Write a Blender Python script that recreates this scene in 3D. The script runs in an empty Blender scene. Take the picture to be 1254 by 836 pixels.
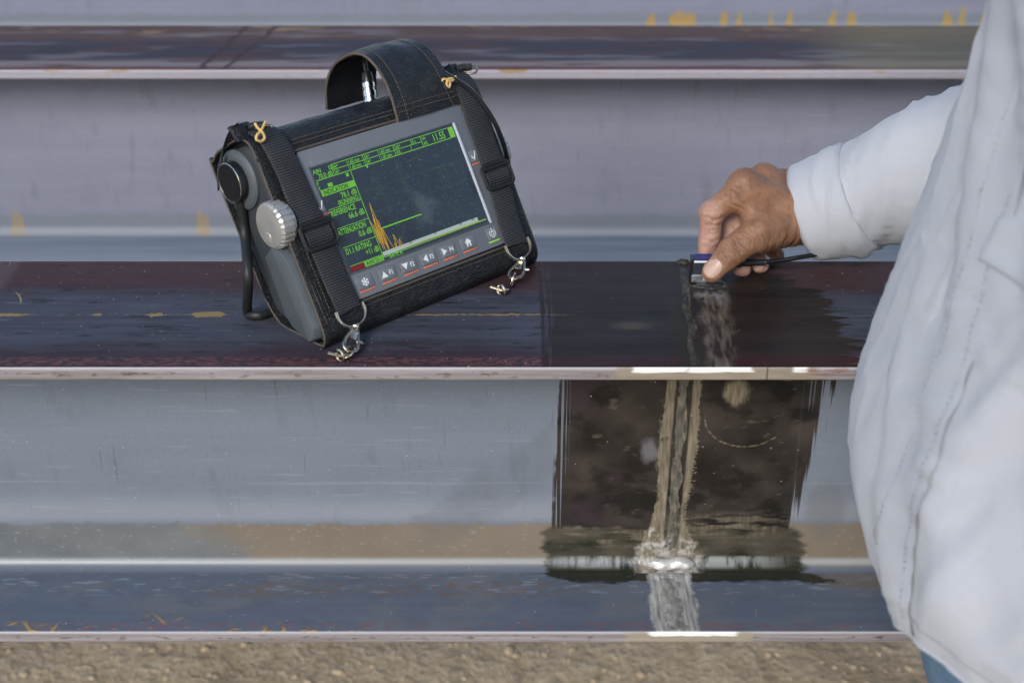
import bpy, bmesh, math, random
import numpy as np
from mathutils import Vector, Matrix
random.seed(7); RNG = np.random.default_rng(7)
scene = bpy.context.scene
COL = scene.collection
R = math.radians

# ------------------------------------------------------------------ camera
F_PX, CX, CY = 1789.0, 627.0, 418.0
PITCH = R(28.0755)
CAM = np.array([0.0, -888.5, 494.0])             # millimetres; flange top of the front beam is z = 0
AX_R = np.array([1.0, 0, 0]); AX_F = np.array([0, math.cos(PITCH), -math.sin(PITCH)]); AX_U = np.array([0, math.sin(PITCH), math.cos(PITCH)])
cd = bpy.data.cameras.new('camera'); cam = bpy.data.objects.new('camera', cd); COL.objects.link(cam)
cam.location = CAM / 1000; cam.rotation_euler = (math.pi / 2 - PITCH, 0, 0)
cd.sensor_width = 36.0; cd.lens = F_PX / 1254 * 36.0; cd.clip_start = 0.02; cd.clip_end = 3000
cd.dof.use_dof = True; cd.dof.focus_distance = 1.08; cd.dof.aperture_fstop = 8.0
scene.camera = cam

# ------------------------------------------------------------------ sky, sun, exposure (bright overcast)
SUN_EL, SUN_AZ = R(33), R(204)                   # azimuth from +Y, clockwise: behind the photographer
world = bpy.data.worlds.new('World'); scene.world = world; world.use_nodes = True
wn = world.node_tree.nodes; wl = world.node_tree.links
sky = wn.new('ShaderNodeTexSky'); sky.sky_type = 'NISHITA'; sky.sun_disc = False
sky.sun_elevation = SUN_EL; sky.sun_rotation = SUN_AZ; sky.dust_density = 1.2; sky.ozone_density = 1.5; sky.air_density = 1.0
wl.new(sky.outputs[0], wn['Background'].inputs[0]); wn['Background'].inputs[1].default_value = 0.135
sd = bpy.data.lights.new('sun', 'SUN'); sun = bpy.data.objects.new('sun', sd); COL.objects.link(sun)
sd.energy = 1.75; sd.angle = R(24); sd.color = (1.0, 0.985, 0.965)
sdir = Vector((math.sin(SUN_AZ) * math.cos(SUN_EL), math.cos(SUN_AZ) * math.cos(SUN_EL), math.sin(SUN_EL)))
sun.rotation_euler = sdir.to_track_quat('Z', 'Y').to_euler(); sun.location = sdir * 20
scene.view_settings.view_transform = 'Standard'; scene.view_settings.look = 'None'
scene.view_settings.gamma = 1.0; scene.view_settings.use_curve_mapping = False
scene.view_settings.exposure = 0.46
scene.cycles.max_bounces = 4; scene.cycles.diffuse_bounces = 2; scene.cycles.glossy_bounces = 2; scene.cycles.transmission_bounces = 2
scene.cycles.use_adaptive_sampling = True; scene.cycles.adaptive_threshold = 0.04; scene.cycles.use_denoising = True
scene.cycles.caustics_reflective = False; scene.cycles.caustics_refractive = False

# ------------------------------------------------------------------ helpers: pixels of the photograph -> points in the place (mm)
def pray(x, y): return AX_F + AX_R * (x - CX) / F_PX - AX_U * (y - CY) / F_PX
def onz(x, y, z=0.0): d = pray(x, y); return CAM + d * (z - CAM[2]) / d[2]
def ony(x, y, Y): d = pray(x, y); return CAM + d * (Y - CAM[1]) / d[1]
def proj(P):
    P = np.atleast_2d(P) - CAM; z = P @ AX_F
    return np.stack([CX + F_PX * (P @ AX_R) / z, CY - F_PX * (P @ AX_U) / z], -1)

# ------------------------------------------------------------------ helpers: meshes (all in mm, written in metres)
def mesh(name, V, Fc, mat=None, smooth=True, scale=0.001, mids=None):
    me = bpy.data.meshes.new(name)
    V = np.asarray(V, float) * scale
    if isinstance(Fc, np.ndarray): Fc = Fc.tolist()
    me.from_pydata(V.tolist(), [], Fc)
    if mat is not None:
        for m in (mat if isinstance(mat, (list, tuple)) else [mat]): me.materials.append(m)
    if mids is not None: me.polygons.foreach_set('material_index', mids)
    me.polygons.foreach_set('use_smooth', [smooth] * len(me.polygons))
    me.update()
    return me
def obj(name, me, parent=None, **props):
    o = bpy.data.objects.new(name, me); COL.objects.link(o)
    if parent is not None: o.parent = parent
    for k, v in props.items(): o[k] = v
    return o
def part(name, V, Fc, mat, parent, smooth=True, **kw): return obj(name, mesh(name, V, Fc, mat, smooth, **kw), parent)
def thing(name, label, cat, loc=(0, 0, 0), group=None):
    o = bpy.data.objects.new(name, None); COL.objects.link(o); o.location = Vector(loc) / 1000
    o.empty_display_size = .02
    o['label'] = label; o['category'] = cat
    if group: o['group'] = group
    return o
class MB:
    """collects shapes into one mesh"""
    def __init__(s): s.V = []; s.F = []
    def add(s, V, Fc):
        n = len(s.V); s.V += [tuple(v) for v in V]; s.F += [tuple(i + n for i in f) for f in Fc]; return s
    def done(s, name, mat, parent, smooth=True): return part(name, s.V, s.F, mat, parent, smooth)
def grid_faces(nu, nv, wu=False, wv=False):
    Fc = []
    for i in range(nu if wu else nu - 1):
        for j in range(nv if wv else nv - 1):
            a = i * nv + j; b = ((i + 1) % nu) * nv + j; c = ((i + 1) % nu) * nv + (j + 1) % nv; d = i * nv + (j + 1) % nv
            Fc.append((a, b, c, d))
    return Fc
def catmull(P, n=8, closed=False):
    P = [np.array(p, float) for p in P]; out = []
    m = len(P)
    rng = range(m if closed else m - 1)
    for i in rng:
        p1, p2 = P[i], P[(i + 1) % m]
        p0 = P[i - 1] if (i > 0 or closed) else 2 * p1 - p2
        p3 = P[(i + 2) % m] if (i + 2 < m or closed) else 2 * p2 - p1
        for k in range(n):
            t = k / n
            out.append(.5 * ((2 * p1) + (-p0 + p2) * t + (2 * p0 - 5 * p1 + 4 * p2 - p3) * t * t + (-p0 + 3 * p1 - 3 * p2 + p3) * t ** 3))
    if not closed: out.append(P[-1])
    return np.array(out)
def tube_vf(P, r, n=10, closed=False, ref=None):
    P = np.asarray(P, float); m = len(P); V = []
    rr = np.broadcast_to(np.asarray(r, float), (m,))
    T = np.array([(P[(i + 1) % m] - P[i - 1]) if closed else (P[min(i + 1, m - 1)] - P[max(i - 1, 0)]) for i in range(m)])
    T /= np.linalg.norm(T, axis=1)[:, None] + 1e-12
    up = np.array(ref if ref is not None else (0, 0, 1.0))
    if abs(T[0] @ up) > .95: up = np.array([1.0, 0, 0])
    nrm = up - T[0] * (up @ T[0]); nrm /= np.linalg.norm(nrm)
    for i in range(m):
        nrm = nrm - T[i] * (nrm @ T[i]); nrm /= np.linalg.norm(nrm); bi = np.cross(T[i], nrm)
        for k in range(n):
            a = 2 * math.pi * k / n; V.append(P[i] + rr[i] * (math.cos(a) * nrm + math.sin(a) * bi))
    Fc = grid_faces(m, n, closed, True)
    if not closed:
        Fc.append(tuple(range(n - 1, -1, -1))); Fc.append(tuple(range((m - 1) * n, m * n)))
    return V, Fc
def box_vf(lo, hi, bev=0.0, seg=2):
    bm = bmesh.new(); bmesh.ops.create_cube(bm, size=1.0)
    lo = np.array(lo, float); hi = np.array(hi, float); c = (lo + hi) / 2; s = hi - lo
    for v in bm.verts: v.co = Vector((c[0] + v.co.x * s[0], c[1] + v.co.y * s[1], c[2] + v.co.z * s[2]))
    if bev > 0: bmesh.ops.bevel(bm, geom=bm.edges[:], offset=min(bev, .49 * min(s)), segments=seg, profile=.5, affect='EDGES')
    bm.verts.index_update()
    V = [tuple(v.co) for v in bm.verts]; Fc = [tuple(v.index for v in f.verts) for f in bm.faces]; bm.free()
    return V, Fc
def prism_vf(poly, z0, z1, bev=0.0, seg=2):
    """polygon in the local XY plane, extruded z0 -> z1, rims bevelled"""
    bm = bmesh.new(); vs = [bm.verts.new((p[0], p[1], z0)) for p in poly]; f = bm.faces.new(vs)
    bmesh.ops.recalc_face_normals(bm, faces=[f])
    if f.normal.z > 0: f.normal_flip()
    r = bmesh.ops.extrude_face_region(bm, geom=[f])
    for g in r['geom']:
        if isinstance(g, bmesh.types.BMVert): g.co.z = z1
    bmesh.ops.recalc_face_normals(bm, faces=bm.faces[:])
    if bev > 0:
        ed = [e for e in bm.edges if abs(e.verts[0].co.z - e.verts[1].co.z) < 1e-6 and abs(e.verts[0].co.z - z1) < 1e-6]
        bmesh.ops.bevel(bm, geom=ed, offset=bev, segments=seg, profile=.5, affect='EDGES')
    bm.verts.index_update()
    V = [tuple(v.co) for v in bm.verts]; Fc = [tuple(v.index for v in f.verts) for f in bm.faces]; bm.free()
    return V, Fc
def rrect(x0, y0, x1, y1, r, n=5):
    out = []
    for cx, cy, a0 in ((x1 - r, y1 - r, 0), (x0 + r, y1 - r, 90), (x0 + r, y0 + r, 180), (x1 - r, y0 + r, 270)):
        for k in range(n + 1):
            a = R(a0 + 90 * k / n); out.append((cx + r * math.cos(a), cy + r * math.sin(a)))
    return out
def lathe_vf(prof, n=32, axis='x', fn=None):
    """prof: list of (axial, radius)"""
    V = []
    for (h, r) in prof:
        for k in range(n):
            a = 2 * math.pi * k / n; rr = r if fn is None else fn(h, r, a)
            V.append((h, rr * math.cos(a), rr * math.sin(a)))
    Fc = grid_faces(len(prof), n, False, True); Fc.append(tuple(range(n))[::-1]); Fc.append(tuple(range((len(prof) - 1) * n, len(prof) * n)))
    return V, Fc

# ------------------------------------------------------------------ helpers: signed distance fields -> one continuous mesh
def fbm(P, seed=0, octs=4, f0=1.0):
    """cheap smooth pseudo noise from summed sines, -1..1"""
    g = np.random.default_rng(seed); out = np.zeros(P.shape[:-1]); amp = 1; tot = 0
    for o in range(octs):
        for k in range(3):
            d = g.normal(size=P.shape[-1]); d /= np.linalg.norm(d); out += amp * np.sin(P @ d * f0 * 2 ** o * (0.8 + .5 * g.random()) * 2 * math.pi + g.random() * 6.28) / 3
        tot += amp; amp *= .5
    return out / tot * 1.6
def smin(a, b, k):
    h = np.clip(.5 + .5 * (b - a) / k, 0, 1); return b + (a - b) * h - k * h * (1 - h)
def cone(P, a, b, ra, rb, flat=None):
    a = np.array(a, float); b = np.array(b, float); ab = b - a
    t = np.clip(((P - a) @ ab) / (ab @ ab), 0, 1)
    D = P - a - t[..., None] * ab
    if flat is not None:
        ax, s = flat; ax = np.array(ax, float); ax /= np.linalg.norm(ax); D = D + ((D @ ax) * (1 / s - 1))[..., None] * ax
    return np.linalg.norm(D, axis=-1) - (ra + (rb - ra) * t)
def ell(P, c, r):
    q = (P - np.array(c, float)) / np.array(r, float); k = np.linalg.norm(q, axis=-1)
    return (k - 1) * min(r)
def nets(fn, lo, hi, h):
    lo = np.array(lo, float); hi = np.array(hi, float); n = np.ceil((hi - lo) / h).astype(int) + 1
    g = [lo[i] + h * np.arange(n[i]) for i in range(3)]
    Fv = np.empty(n)
    for i in range(0, n[0], 16):
        X, Y, Z = np.meshgrid(g[0][i:i + 16], g[1], g[2], indexing='ij'); Fv[i:i + 16] = fn(np.stack([X, Y, Z], -1))
    S = Fv < 0
    c = [Fv[dx:n[0] - 1 + dx, dy:n[1] - 1 + dy, dz:n[2] - 1 + dz] for dx in (0, 1) for dy in (0, 1) for dz in (0, 1)]
    offs = [(dx, dy, dz) for dx in (0, 1) for dy in (0, 1) for dz in (0, 1)]
    cs = np.stack(c, -1); ins = (cs < 0).sum(-1); act = (ins > 0) & (ins < 8)
    idx = -np.ones(act.shape, int); idx[act] = np.arange(act.sum())
    ca = cs[act]; base = np.argwhere(act); acc = np.zeros((len(ca), 3)); cnt = np.zeros(len(ca))
    for p in range(8):
        for q in range(p + 1, 8):
            if sum(abs(offs[p][k] - offs[q][k]) for k in range(3)) != 1: continue
            m = (ca[:, p] < 0) != (ca[:, q] < 0); t = np.where(m, ca[:, p] / np.where(m, ca[:, p] - ca[:, q], 1), 0)
            pt = np.array(offs[p]) + t[:, None] * (np.array(offs[q]) - np.array(offs[p])); acc += np.where(m[:, None], pt, 0); cnt += m
    V = lo + h * (base + acc / cnt[:, None]); Q = []
    for ax in range(3):
        u, v = (ax + 1) % 3, (ax + 2) % 3
        sl0 = [slice(None)] * 3; sl1 = [slice(None)] * 3; sl0[ax] = slice(0, -1); sl1[ax] = slice(1, None)
        A = S[tuple(sl0)]; B = S[tuple(sl1)]; e = np.argwhere(A != B)
        e = e[(e[:, u] > 0) & (e[:, v] > 0) & (e[:, u] < n[u] - 1) & (e[:, v] < n[v] - 1)]
        def cell(du, dv):
            q = e.copy(); q[:, u] += du; q[:, v] += dv; return idx[q[:, 0], q[:, 1], q[:, 2]]
        quad = np.stack([cell(-1, -1), cell(0, -1), cell(0, 0), cell(-1, 0)], 1)
        fl = ~A[e[:, 0], e[:, 1], e[:, 2]]; quad[fl] = quad[fl][:, ::-1]; Q.append(quad)
    return V, np.concatenate(Q)
def vnormals(V, Q):
    N = np.zeros_like(V); a = V[Q[:, 2]] - V[Q[:, 0]]; b = V[Q[:, 3]] - V[Q[:, 1]]; fnm = np.cross(a, b)
    for k in range(4): np.add.at(N, Q[:, k], fnm)
    return N / (np.linalg.norm(N, axis=1)[:, None] + 1e-12)

# ------------------------------------------------------------------ helpers: node materials
class V_:
    def __init__(s, g, sock): s.g = g; s.s = sock
    def __add__(s, o): return s.g.m('ADD', s, o)
    __radd__ = __add__
    def __sub__(s, o): return s.g.m('SUBTRACT', s, o)
    def __rsub__(s, o): return s.g.m('SUBTRACT', o, s)
    def __mul__(s, o): return s.g.m('MULTIPLY', s, o)
    __rmul__ = __mul__
    def __truediv__(s, o): return s.g.m('DIVIDE', s, o)
    def __neg__(s): return s.g.m('MULTIPLY', s, -1.0)
class Mat:
    def __init__(s, name, rough=.5, metal=0.0, spec=.5, col=(.5, .5, .5), coords='Object', unit=1000.0):
        s.mat = bpy.data.materials.new(name); s.mat.use_nodes = True; s.nt = s.mat.node_tree
        s.b = s.nt.nodes['Principled BSDF']
        s.b.inputs['Roughness'].default_value = rough; s.b.inputs['Metallic'].default_value = metal
        s.b.inputs['Specular IOR Level'].default_value = spec; s.b.inputs['Base Color'].default_value = (*col, 1)
        s._c = None; s.coords = coords; s.unit = unit
    def node(s, t): return s.nt.nodes.new(t)
    def put(s, sock, v):
        if isinstance(v, V_): s.nt.links.new(v.s, sock)
        elif isinstance(v, tuple) and len(v) == 3 and sock.type == 'RGBA': sock.default_value = (*v, 1)
        else: sock.default_value = v
    def m(s, op, a, b=None, c=None, clamp=False):
        n = s.node('ShaderNodeMath'); n.operation = op; n.use_clamp = clamp
        for i, v in enumerate((a, b, c)):
            if v is not None: s.put(n.inputs[i], v)
        return V_(s, n.outputs[0])
    @property
    def xyz(s):
        if s._c is None:
            t = s.node('ShaderNodeTexCoord'); sc = s.node('ShaderNodeVectorMath'); sc.operation = 'SCALE'; sc.inputs['Scale'].default_value = s.unit
            s.nt.links.new(t.outputs[s.coords], sc.inputs[0]); x = s.node('ShaderNodeSeparateXYZ'); s.nt.links.new(sc.outputs[0], x.inputs[0])
            s._c = tuple(V_(s, x.outputs[i]) for i in range(3))
        return s._c
    def vec(s, x, y, z):
        n = s.node('ShaderNodeCombineXYZ')
        for i, v in enumerate((x, y, z)): s.put(n.inputs[i], v)
        return V_(s, n.outputs[0])
    def noise(s, sx, sy=None, sz=None, detail=3.0, rough=.5, off=0.0, dist=0.0):
        """feature sizes in mm along each axis"""
        sy = sx if sy is None else sy; sz = sx if sz is None else sz; X, Y, Z = s.xyz
        n = s.node('ShaderNodeTexNoise'); n.inputs['Scale'].default_value = 1.0; n.inputs['Detail'].default_value = min(detail, 3.4); n.inputs['Roughness'].default_value = rough; n.inputs['Distortion'].default_value = dist
        s.nt.links.new(s.vec(X / sx + off, Y / sy + off * .7, Z / sz + off * 1.3).s, n.inputs['Vector']); return V_(s, n.outputs[0])
    def voro(s, size, feat='F1', sy=None, sz=None, rnd=1.0, off=0.0, out='Distance'):
        X, Y, Z = s.xyz; n = s.node('ShaderNodeTexVoronoi'); n.feature = feat; n.inputs['Scale'].default_value = 1.0; n.inputs['Randomness'].default_value = rnd
        s.nt.links.new(s.vec(X / size + off, Y / (sy or size), Z / (sz or size)).s, n.inputs['Vector'])
        return V_(s, n.outputs[out])
    def ss(s, a, b, x):
        n = s.node('ShaderNodeMapRange'); n.interpolation_type = 'SMOOTHSTEP'; s.put(n.inputs['Value'], x)
        inv = (not isinstance(a, V_)) and (not isinstance(b, V_)) and a > b
        if inv: a, b = b, a
        s.put(n.inputs['From Min'], a); s.put(n.inputs['From Max'], b)
        n.inputs['To Min'].default_value = 1.0 if inv else 0.0; n.inputs['To Max'].default_value = 0.0 if inv else 1.0
        return V_(s, n.outputs[0])
    def band(s, x, a, b, soft): return s.ss(a - soft, a + soft, x) * (1.0 - s.ss(b - soft, b + soft, x))
    def mix(s, a, b, f):
        n = s.node('ShaderNodeMix'); n.data_type = 'RGBA'; s.put(n.inputs[0], f); s.put(n.inputs[6], a); s.put(n.inputs[7], b); return V_(s, n.outputs[2])
    def lerp(s, a, b, f): return (b - a) * f + a if isinstance(f, V_) else a + (b - a) * f
    def sat(s, x): return s.m('ADD', x, 0.0, clamp=True)
    def specks(s, size, thr, keep=.15, off=0.0):
        d = s.voro(size, off=off); c = s.voro(size, off=off, out='Color'); sp = s.node('ShaderNodeSeparateColor'); s.nt.links.new(c.s, sp.inputs[0])
        return s.ss(thr, thr * .5, d) * s.ss(1 - keep, 1 - keep + .01, V_(s, sp.outputs[0]))
    def bump(s, h, strength=.3, dist=.001):
        n = s.node('ShaderNodeBump'); n.inputs['Strength'].default_value = strength; n.inputs['Distance'].default_value = dist; s.put(n.inputs['Height'], h)
        s.nt.links.new(n.outputs[0], s.b.inputs['Normal']); return s
    def set(s, **kw):
        nm = dict(col='Base Color', rough='Roughness', metal='Metallic', spec='Specular IOR Level', emit='Emission Color', estr='Emission Strength', coat='Coat Weight', coat_rough='Coat Roughness', sss='Subsurface Weight', sheen='Sheen Weight')
        for k, v in kw.items(): s.put(s.b.inputs[nm[k]], v)
        return s
def plain(name, col, rough=.5, metal=0.0, spec=.5, nz=0.0, size=8.0, bump=0.0):
    g = Mat(name, rough, metal, spec, col)
    if nz or bump:
        n = g.noise(size, detail=4)
        if nz: g.set(col=g.mix(tuple(c * (1 - nz) for c in col), tuple(min(1, c * (1 + nz)) for c in col), n), rough=g.lerp(rough * .8, min(1, rough * 1.25), n))
        if bump: g.bump(g.noise(size * .12, detail=3), bump, .0005)
    return g.mat

# ================================================================== THE SETTING
GZ = -800.0                                       # ground level
# ---- ground: one sheet of trampled soil, denser mesh near the beams
g = Mat('soil', .95, spec=.15)
n1 = g.noise(260, detail=5); n2 = g.noise(28, detail=6, rough=.65); n3 = g.noise(9, detail=3)
c = g.mix((.27, .195, .115), (.58, .45, .30), g.sat(n2 * 1.7 - .35)); c = g.mix(c, (.60, .52, .39), g.ss(.58, .72, n3) * .6); c = g.mix(c, (.18, .13, .08), g.ss(.52, .7, n1) * .5)
g.set(col=c); g.bump(n2 + n3 * .5, .8, .012)
M_SOIL = g.mat
def ground():
    xs = np.concatenate([[-60000, -20000, -8000], np.linspace(-3000, 3000, 161), [8000, 20000, 60000]])
    ys = np.concatenate([[-60000, -20000, -5000], np.linspace(-1500, 2500, 121), [6000, 20000, 60000, 200000]])
    X, Y = np.meshgrid(xs, ys, indexing='ij'); P = np.stack([X, Y], -1) / 1000
    near = np.exp(-(np.abs(X) / 6000) ** 4 - (np.abs(Y) / 6000) ** 4)
    Z = GZ - 12 + (fbm(P, 3, 4, 1.3) * 12) * near
    part('ground', np.stack([X, Y, Z], -1).reshape(-1, 3), grid_faces(len(xs), len(ys)), M_SOIL, None)['kind'] = 'structure'
ground()
M_STONE = (lambda g: (g.set(col=g.mix((.34, .25, .15), (.60, .48, .32), g.noise(35, detail=3))), g.bump(g.noise(5), .4, .002), g.mat)[-1])(Mat('pebble_stone', .9, spec=.2))
def gravel():
    mb = MB(); ico = bmesh.new(); bmesh.ops.create_icosphere(ico, subdivisions=1, radius=1.0); ico.verts.index_update()
    base = np.array([v.co[:] for v in ico.verts]); fc = [tuple(v.index for v in f.verts) for f in ico.faces]; ico.free()
    Vs = []; Fs = []; n = 0
    for i in range(4200):
        x = RNG.uniform(-900, 900); y = RNG.uniform(-250, 900); s = 1.5 + 5 * RNG.random() ** 5
        q = base * (1 + .28 * fbm(base + RNG.uniform(-5, 5, 3), i % 97, 2, .6)[:, None]) * s * np.array([RNG.uniform(.8, 1.5), RNG.uniform(.8, 1.3), RNG.uniform(.4, .75)])
        a = RNG.uniform(0, 6.28); ca, sa = math.cos(a), math.sin(a); q = np.stack([q[:, 0] * ca - q[:, 1] * sa, q[:, 0] * sa + q[:, 1] * ca, q[:, 2]], 1)
        z = GZ - 12 + fbm(np.array([[x / 1000, y / 1000]]), 3, 4, 1.3)[0] * 12
        Vs.append(q + np.array([x, y, z + s * .15])); Fs += [tuple(k + n for k in f) for f in fc]; n += len(base)
    o = part('gravel', np.concatenate(Vs), Fs, M_STONE, None); o['kind'] = 'stuff'; o['label'] = 'loose pebbles and clods strewn over the bare soil under the beams'; o['category'] = 'gravel'
gravel()

# ------------------------------------------------------------------ steel beams: H section 244 x 175 x 7 x 11
BW, BH, TF, TW, RF = 175.0, 244.0, 11.0, 7.0, 11.0
Y2, Y3 = 673.9, 1570.0
X0, X1 = -3000.0, 3000.0
def dust(g, c, off=0.0, col=(.5, .5, .52), keep=.10): return g.mix(c, col, g.sat(g.specks(5.0, .12, keep, off) + g.specks(11.0, .07, .25, off + 3.3)) * .7)
def brush(g, x, n=None): return x
# ---- front beam: top of the upper flange, dark mirrored surroundings painted into the base
g = Mat('shade_toned_mill_scale_with_wet_couplant', .5, spec=.3); X, Y, Z = g.xyz
st = g.noise(180, 7, 50, detail=5, rough=.6); st2 = g.noise(70, 14, 50, detail=4, off=4.2); fine = g.noise(3.5, detail=3); mott = g.noise(45, 22, 40, detail=5, off=9)
c = g.mix((.030, .022, .027), (.056, .040, .050), g.sat(st * 1.3 - .15)); c = g.mix(c, (.062, .032, .032), g.ss(100, 145, Y + st2 * 40 - 20) * .8)
navy = g.sat(g.band(Y + st2 * 40 - 20, 28, 118, 16) * (.45 + mott * 1.0) - .1)
c = g.mix(c, g.mix((.042, .048, .066), (.088, .102, .132), g.sat(st * 1.5 - .25)), navy * .8)
c = g.mix(c, (.024, .021, .026), g.ss(.56, .74, g.noise(120, 12, 40, off=2.0, detail=4)) * .55)
c = g.mix(c, (.075, .036, .034), g.ss(140, 172, Y + st2 * 20 - 10) * g.ss(.40, .62, g.noise(30, 9, 20, off=6, detail=4)) * .8)
c = g.mix(c, (.15, .062, .062), g.band(Y, 2, 14, 3) * g.ss(.46, .56, g.noise(6, 2.0, 10, off=1.7, detail=4)) * .8)
c = g.mix(c, (.16, .14, .155), g.ss(-384, -394, X + fine * 8) * g.ss(128, 138, Y + mott * 20) * .25)
sx = g.m('SQRT', (X + 396) * (X + 396) * 1.6 + (Y - 92) * (Y - 92)); c = g.mix(c, (.34, .27, .15), g.ss(1.0, .4, g.m('ABSOLUTE', sx - 32)) * g.ss(-382, -378, X) * g.ss(96, 102, Y) * .8)
c = g.mix(c, (.016, .014, .018), g.ss(.60, .72, g.noise(24, 5, 20, off=18, detail=4)) * .7); c = g.mix(c, (.115, .125, .155), g.ss(.63, .74, g.noise(40, 4, 20, off=14, detail=4)) * g.band(Y, 30, 120, 15) * .6)
# ochre crayon line with thicker patches
wob = (g.noise(26, 500, 500, detail=4, off=3) - .5) * 9
thick = g.sat(g.noise(42, 600, 600, detail=2, off=12.3) * 3.2 - 1.55) * 5.0
near = g.band(X, -75, 45, 3)
thick = g.m('MAXIMUM', g.lerp(thick, g.noise(22, 600, 600, off=5) * 2.2 - .1, near), -1.0)
blob = g.band(X + fine * 5, -235, -212, 4) * 4.0 + g.band(X + fine * 5, -395, -360, 5) * 2.2 + g.band(X, -312, -305, 1.5) * 2.0 + g.band(X, -270, -260, 1.5) * 2.5
yl = g.ss(0.6, -0.6, g.m('ABSOLUTE', Y - 80 - wob * .35) + (g.noise(5, 3, 5, off=46) - .5) * 5 - g.m('MAXIMUM', thick * near, blob)) * g.ss(60, 40, X)
c = g.mix(c, (.27, .19, .075), yl * .9)
c = dust(g, c, keep=.22); c = g.mix(c, (.36, .36, .38), g.ss(.69, .77, g.noise(1.6, 1.6, 1.6, off=40)) * .6)
# couplant painted round the weld: dark, oily brown, streaked by the brush at its right end
bn = g.noise(400, 9, 50, detail=5, rough=.65, off=7.7)
redge = 196 + bn * 92 - g.ss(90, 170, Y) * 34
wet = g.ss(20.0, 22.5, X + (g.noise(60, 20, 20, off=3) - .5) * 5) * (1.0 - g.ss(redge - 1.2, redge + 1.2, X))
streak = g.band(X, 23, 30, 2) * g.ss(.52, .6, g.noise(3, 60, 10, off=2))
wc = g.mix((.0125, .0085, .0080), (.030, .020, .017), g.sat(g.noise(90, 16, 30, detail=5, off=8) * 2 - .5))
wc = g.mix(wc, (.035, .011, .012), g.ss(135, 170, Y) * .7); wc = g.mix(wc, (.040, .012, .013), g.band(Y, 2, 15, 4) * .8)
wc = g.mix(wc, (.085, .070, .045), g.ss(13, 5, g.m('SQRT', (X - 88) * (X - 88) * .25 + (Y - 62) * (Y - 62)) + mott * 6) * .6)
wc = g.mix(wc, (.10, .065, .025), yl * .6)
sm = g.band(X + (mott - .5) * 20 - Y * .05, 137, 157, 4) * g.ss(134, 120, Y + mott * 14)
wc = g.mix(wc, g.mix((.022, .017, .013), (.150, .118, .092), g.sat(g.noise(4, 22, 20, detail=5, off=11) * 3.2 - 1.15)), sm * .95); wc = g.mix(wc, (.20, .205, .21), sm * g.ss(92, 112, Y) * g.ss(.42, .6, g.noise(5, 9, 9, off=37)) * .8)
wc = g.mix(wc, (.022, .018, .010), g.band(X + Y * .02, 118, 136, 4) * .8)
c = g.mix(c, wc, wet * (1 - streak * .5))
c = g.mix(c, (.5, .5, .5), wet * g.specks(9, .06, .12, 5.5) * .6)
rl = g.lerp(g.lerp(.46, .62, fine), g.lerp(.34, .50, g.noise(40, 10, 10, off=1.2)), wet)
g.set(col=c, rough=rl, spec=g.lerp(.10, .12, wet)); g.bump(g.noise(2.2, 1.6, 2, detail=3) * .35 + g.noise(60, 5, 20, detail=3) * .5 + sm * mott * 1.2 - wet * fine * .3, .25, .0012)
M_TOP1 = g.mat
# ---- lip (rolled edge) of the front beam's flanges
def lip_mat(name, lo, hi, seed, yellow=0.0):
    g = Mat(name, .5, spec=.35); X, Y, Z = g.xyz; st = g.noise(120, 20, 2.5, detail=5, rough=.65, off=seed); sp = g.noise(9, 9, 3, detail=4, off=seed + 2)
    c = g.mix((.14, .118, .118), (.33, .30, .305), g.sat(st * 2.2 - .55)); c = g.mix(c, (.42, .41, .43), g.ss(-2.6, -1.2, Z - hi + sp * 1.5) * .7)  # paler top edge is a painted highlight
    c = g.mix(c, (.085, .055, .05), g.ss(.56, .68, sp) * g.band(Z - hi, -8.5, -3.5, 2) * .75)
    if yellow: c = g.mix(c, (.36, .24, .06), g.ss(.60, .70, g.noise(40, 40, 5, off=seed + 7, detail=4)) * yellow)
    return g, X, Y, Z, c, sp, st
g, X, Y, Z, c, sp, st = lip_mat('rolled_flange_edge', 0, 0, 0.0)
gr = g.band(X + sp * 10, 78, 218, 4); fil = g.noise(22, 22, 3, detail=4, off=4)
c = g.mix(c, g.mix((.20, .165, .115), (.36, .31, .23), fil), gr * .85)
wh = g.sat(g.band(X + sp * 8, 88, 126, 2) + g.band(X + sp * 8, 127, 172, 2) + g.band(X, 196, 206, 2)) * g.ss(-4.4, -3.0, Z + fil * 3.2 - 1.0)  # white glints painted along the upper edge of the ground metal
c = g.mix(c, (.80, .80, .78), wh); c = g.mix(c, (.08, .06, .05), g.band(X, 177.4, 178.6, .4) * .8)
c = g.mix(c, (.22, .09, .07), g.band(X, 205, 246, 8) * g.ss(.5, .6, fil) * .6)
g.set(col=c, rough=g.lerp(g.lerp(.42, .6, sp), .22, gr * .7)); g.bump(st * .6 + sp * .5, .5, .0008); M_LIP1 = g.mat
g, X, Y, Z, c, sp, st = lip_mat('rolled_lower_flange_edge', 0, -233, 5.0)
gr = g.band(X + sp * 8, 92, 190, 4)
c = g.mix(c, (.34, .30, .22), gr * .75); c = g.mix(c, (.80, .80, .78), g.band(X + sp * 8, 110, 178, 3) * g.ss(-4.2, -3.0, Z + 233 + sp * 3 - .6))  # bare ground metal, then painted white glints on its upper edge
g.set(col=c, rough=g.lerp(.42, .6, sp)); g.bump(st * .6 + sp * .5, .5, .0008); M_LIP1B = g.mat
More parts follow.
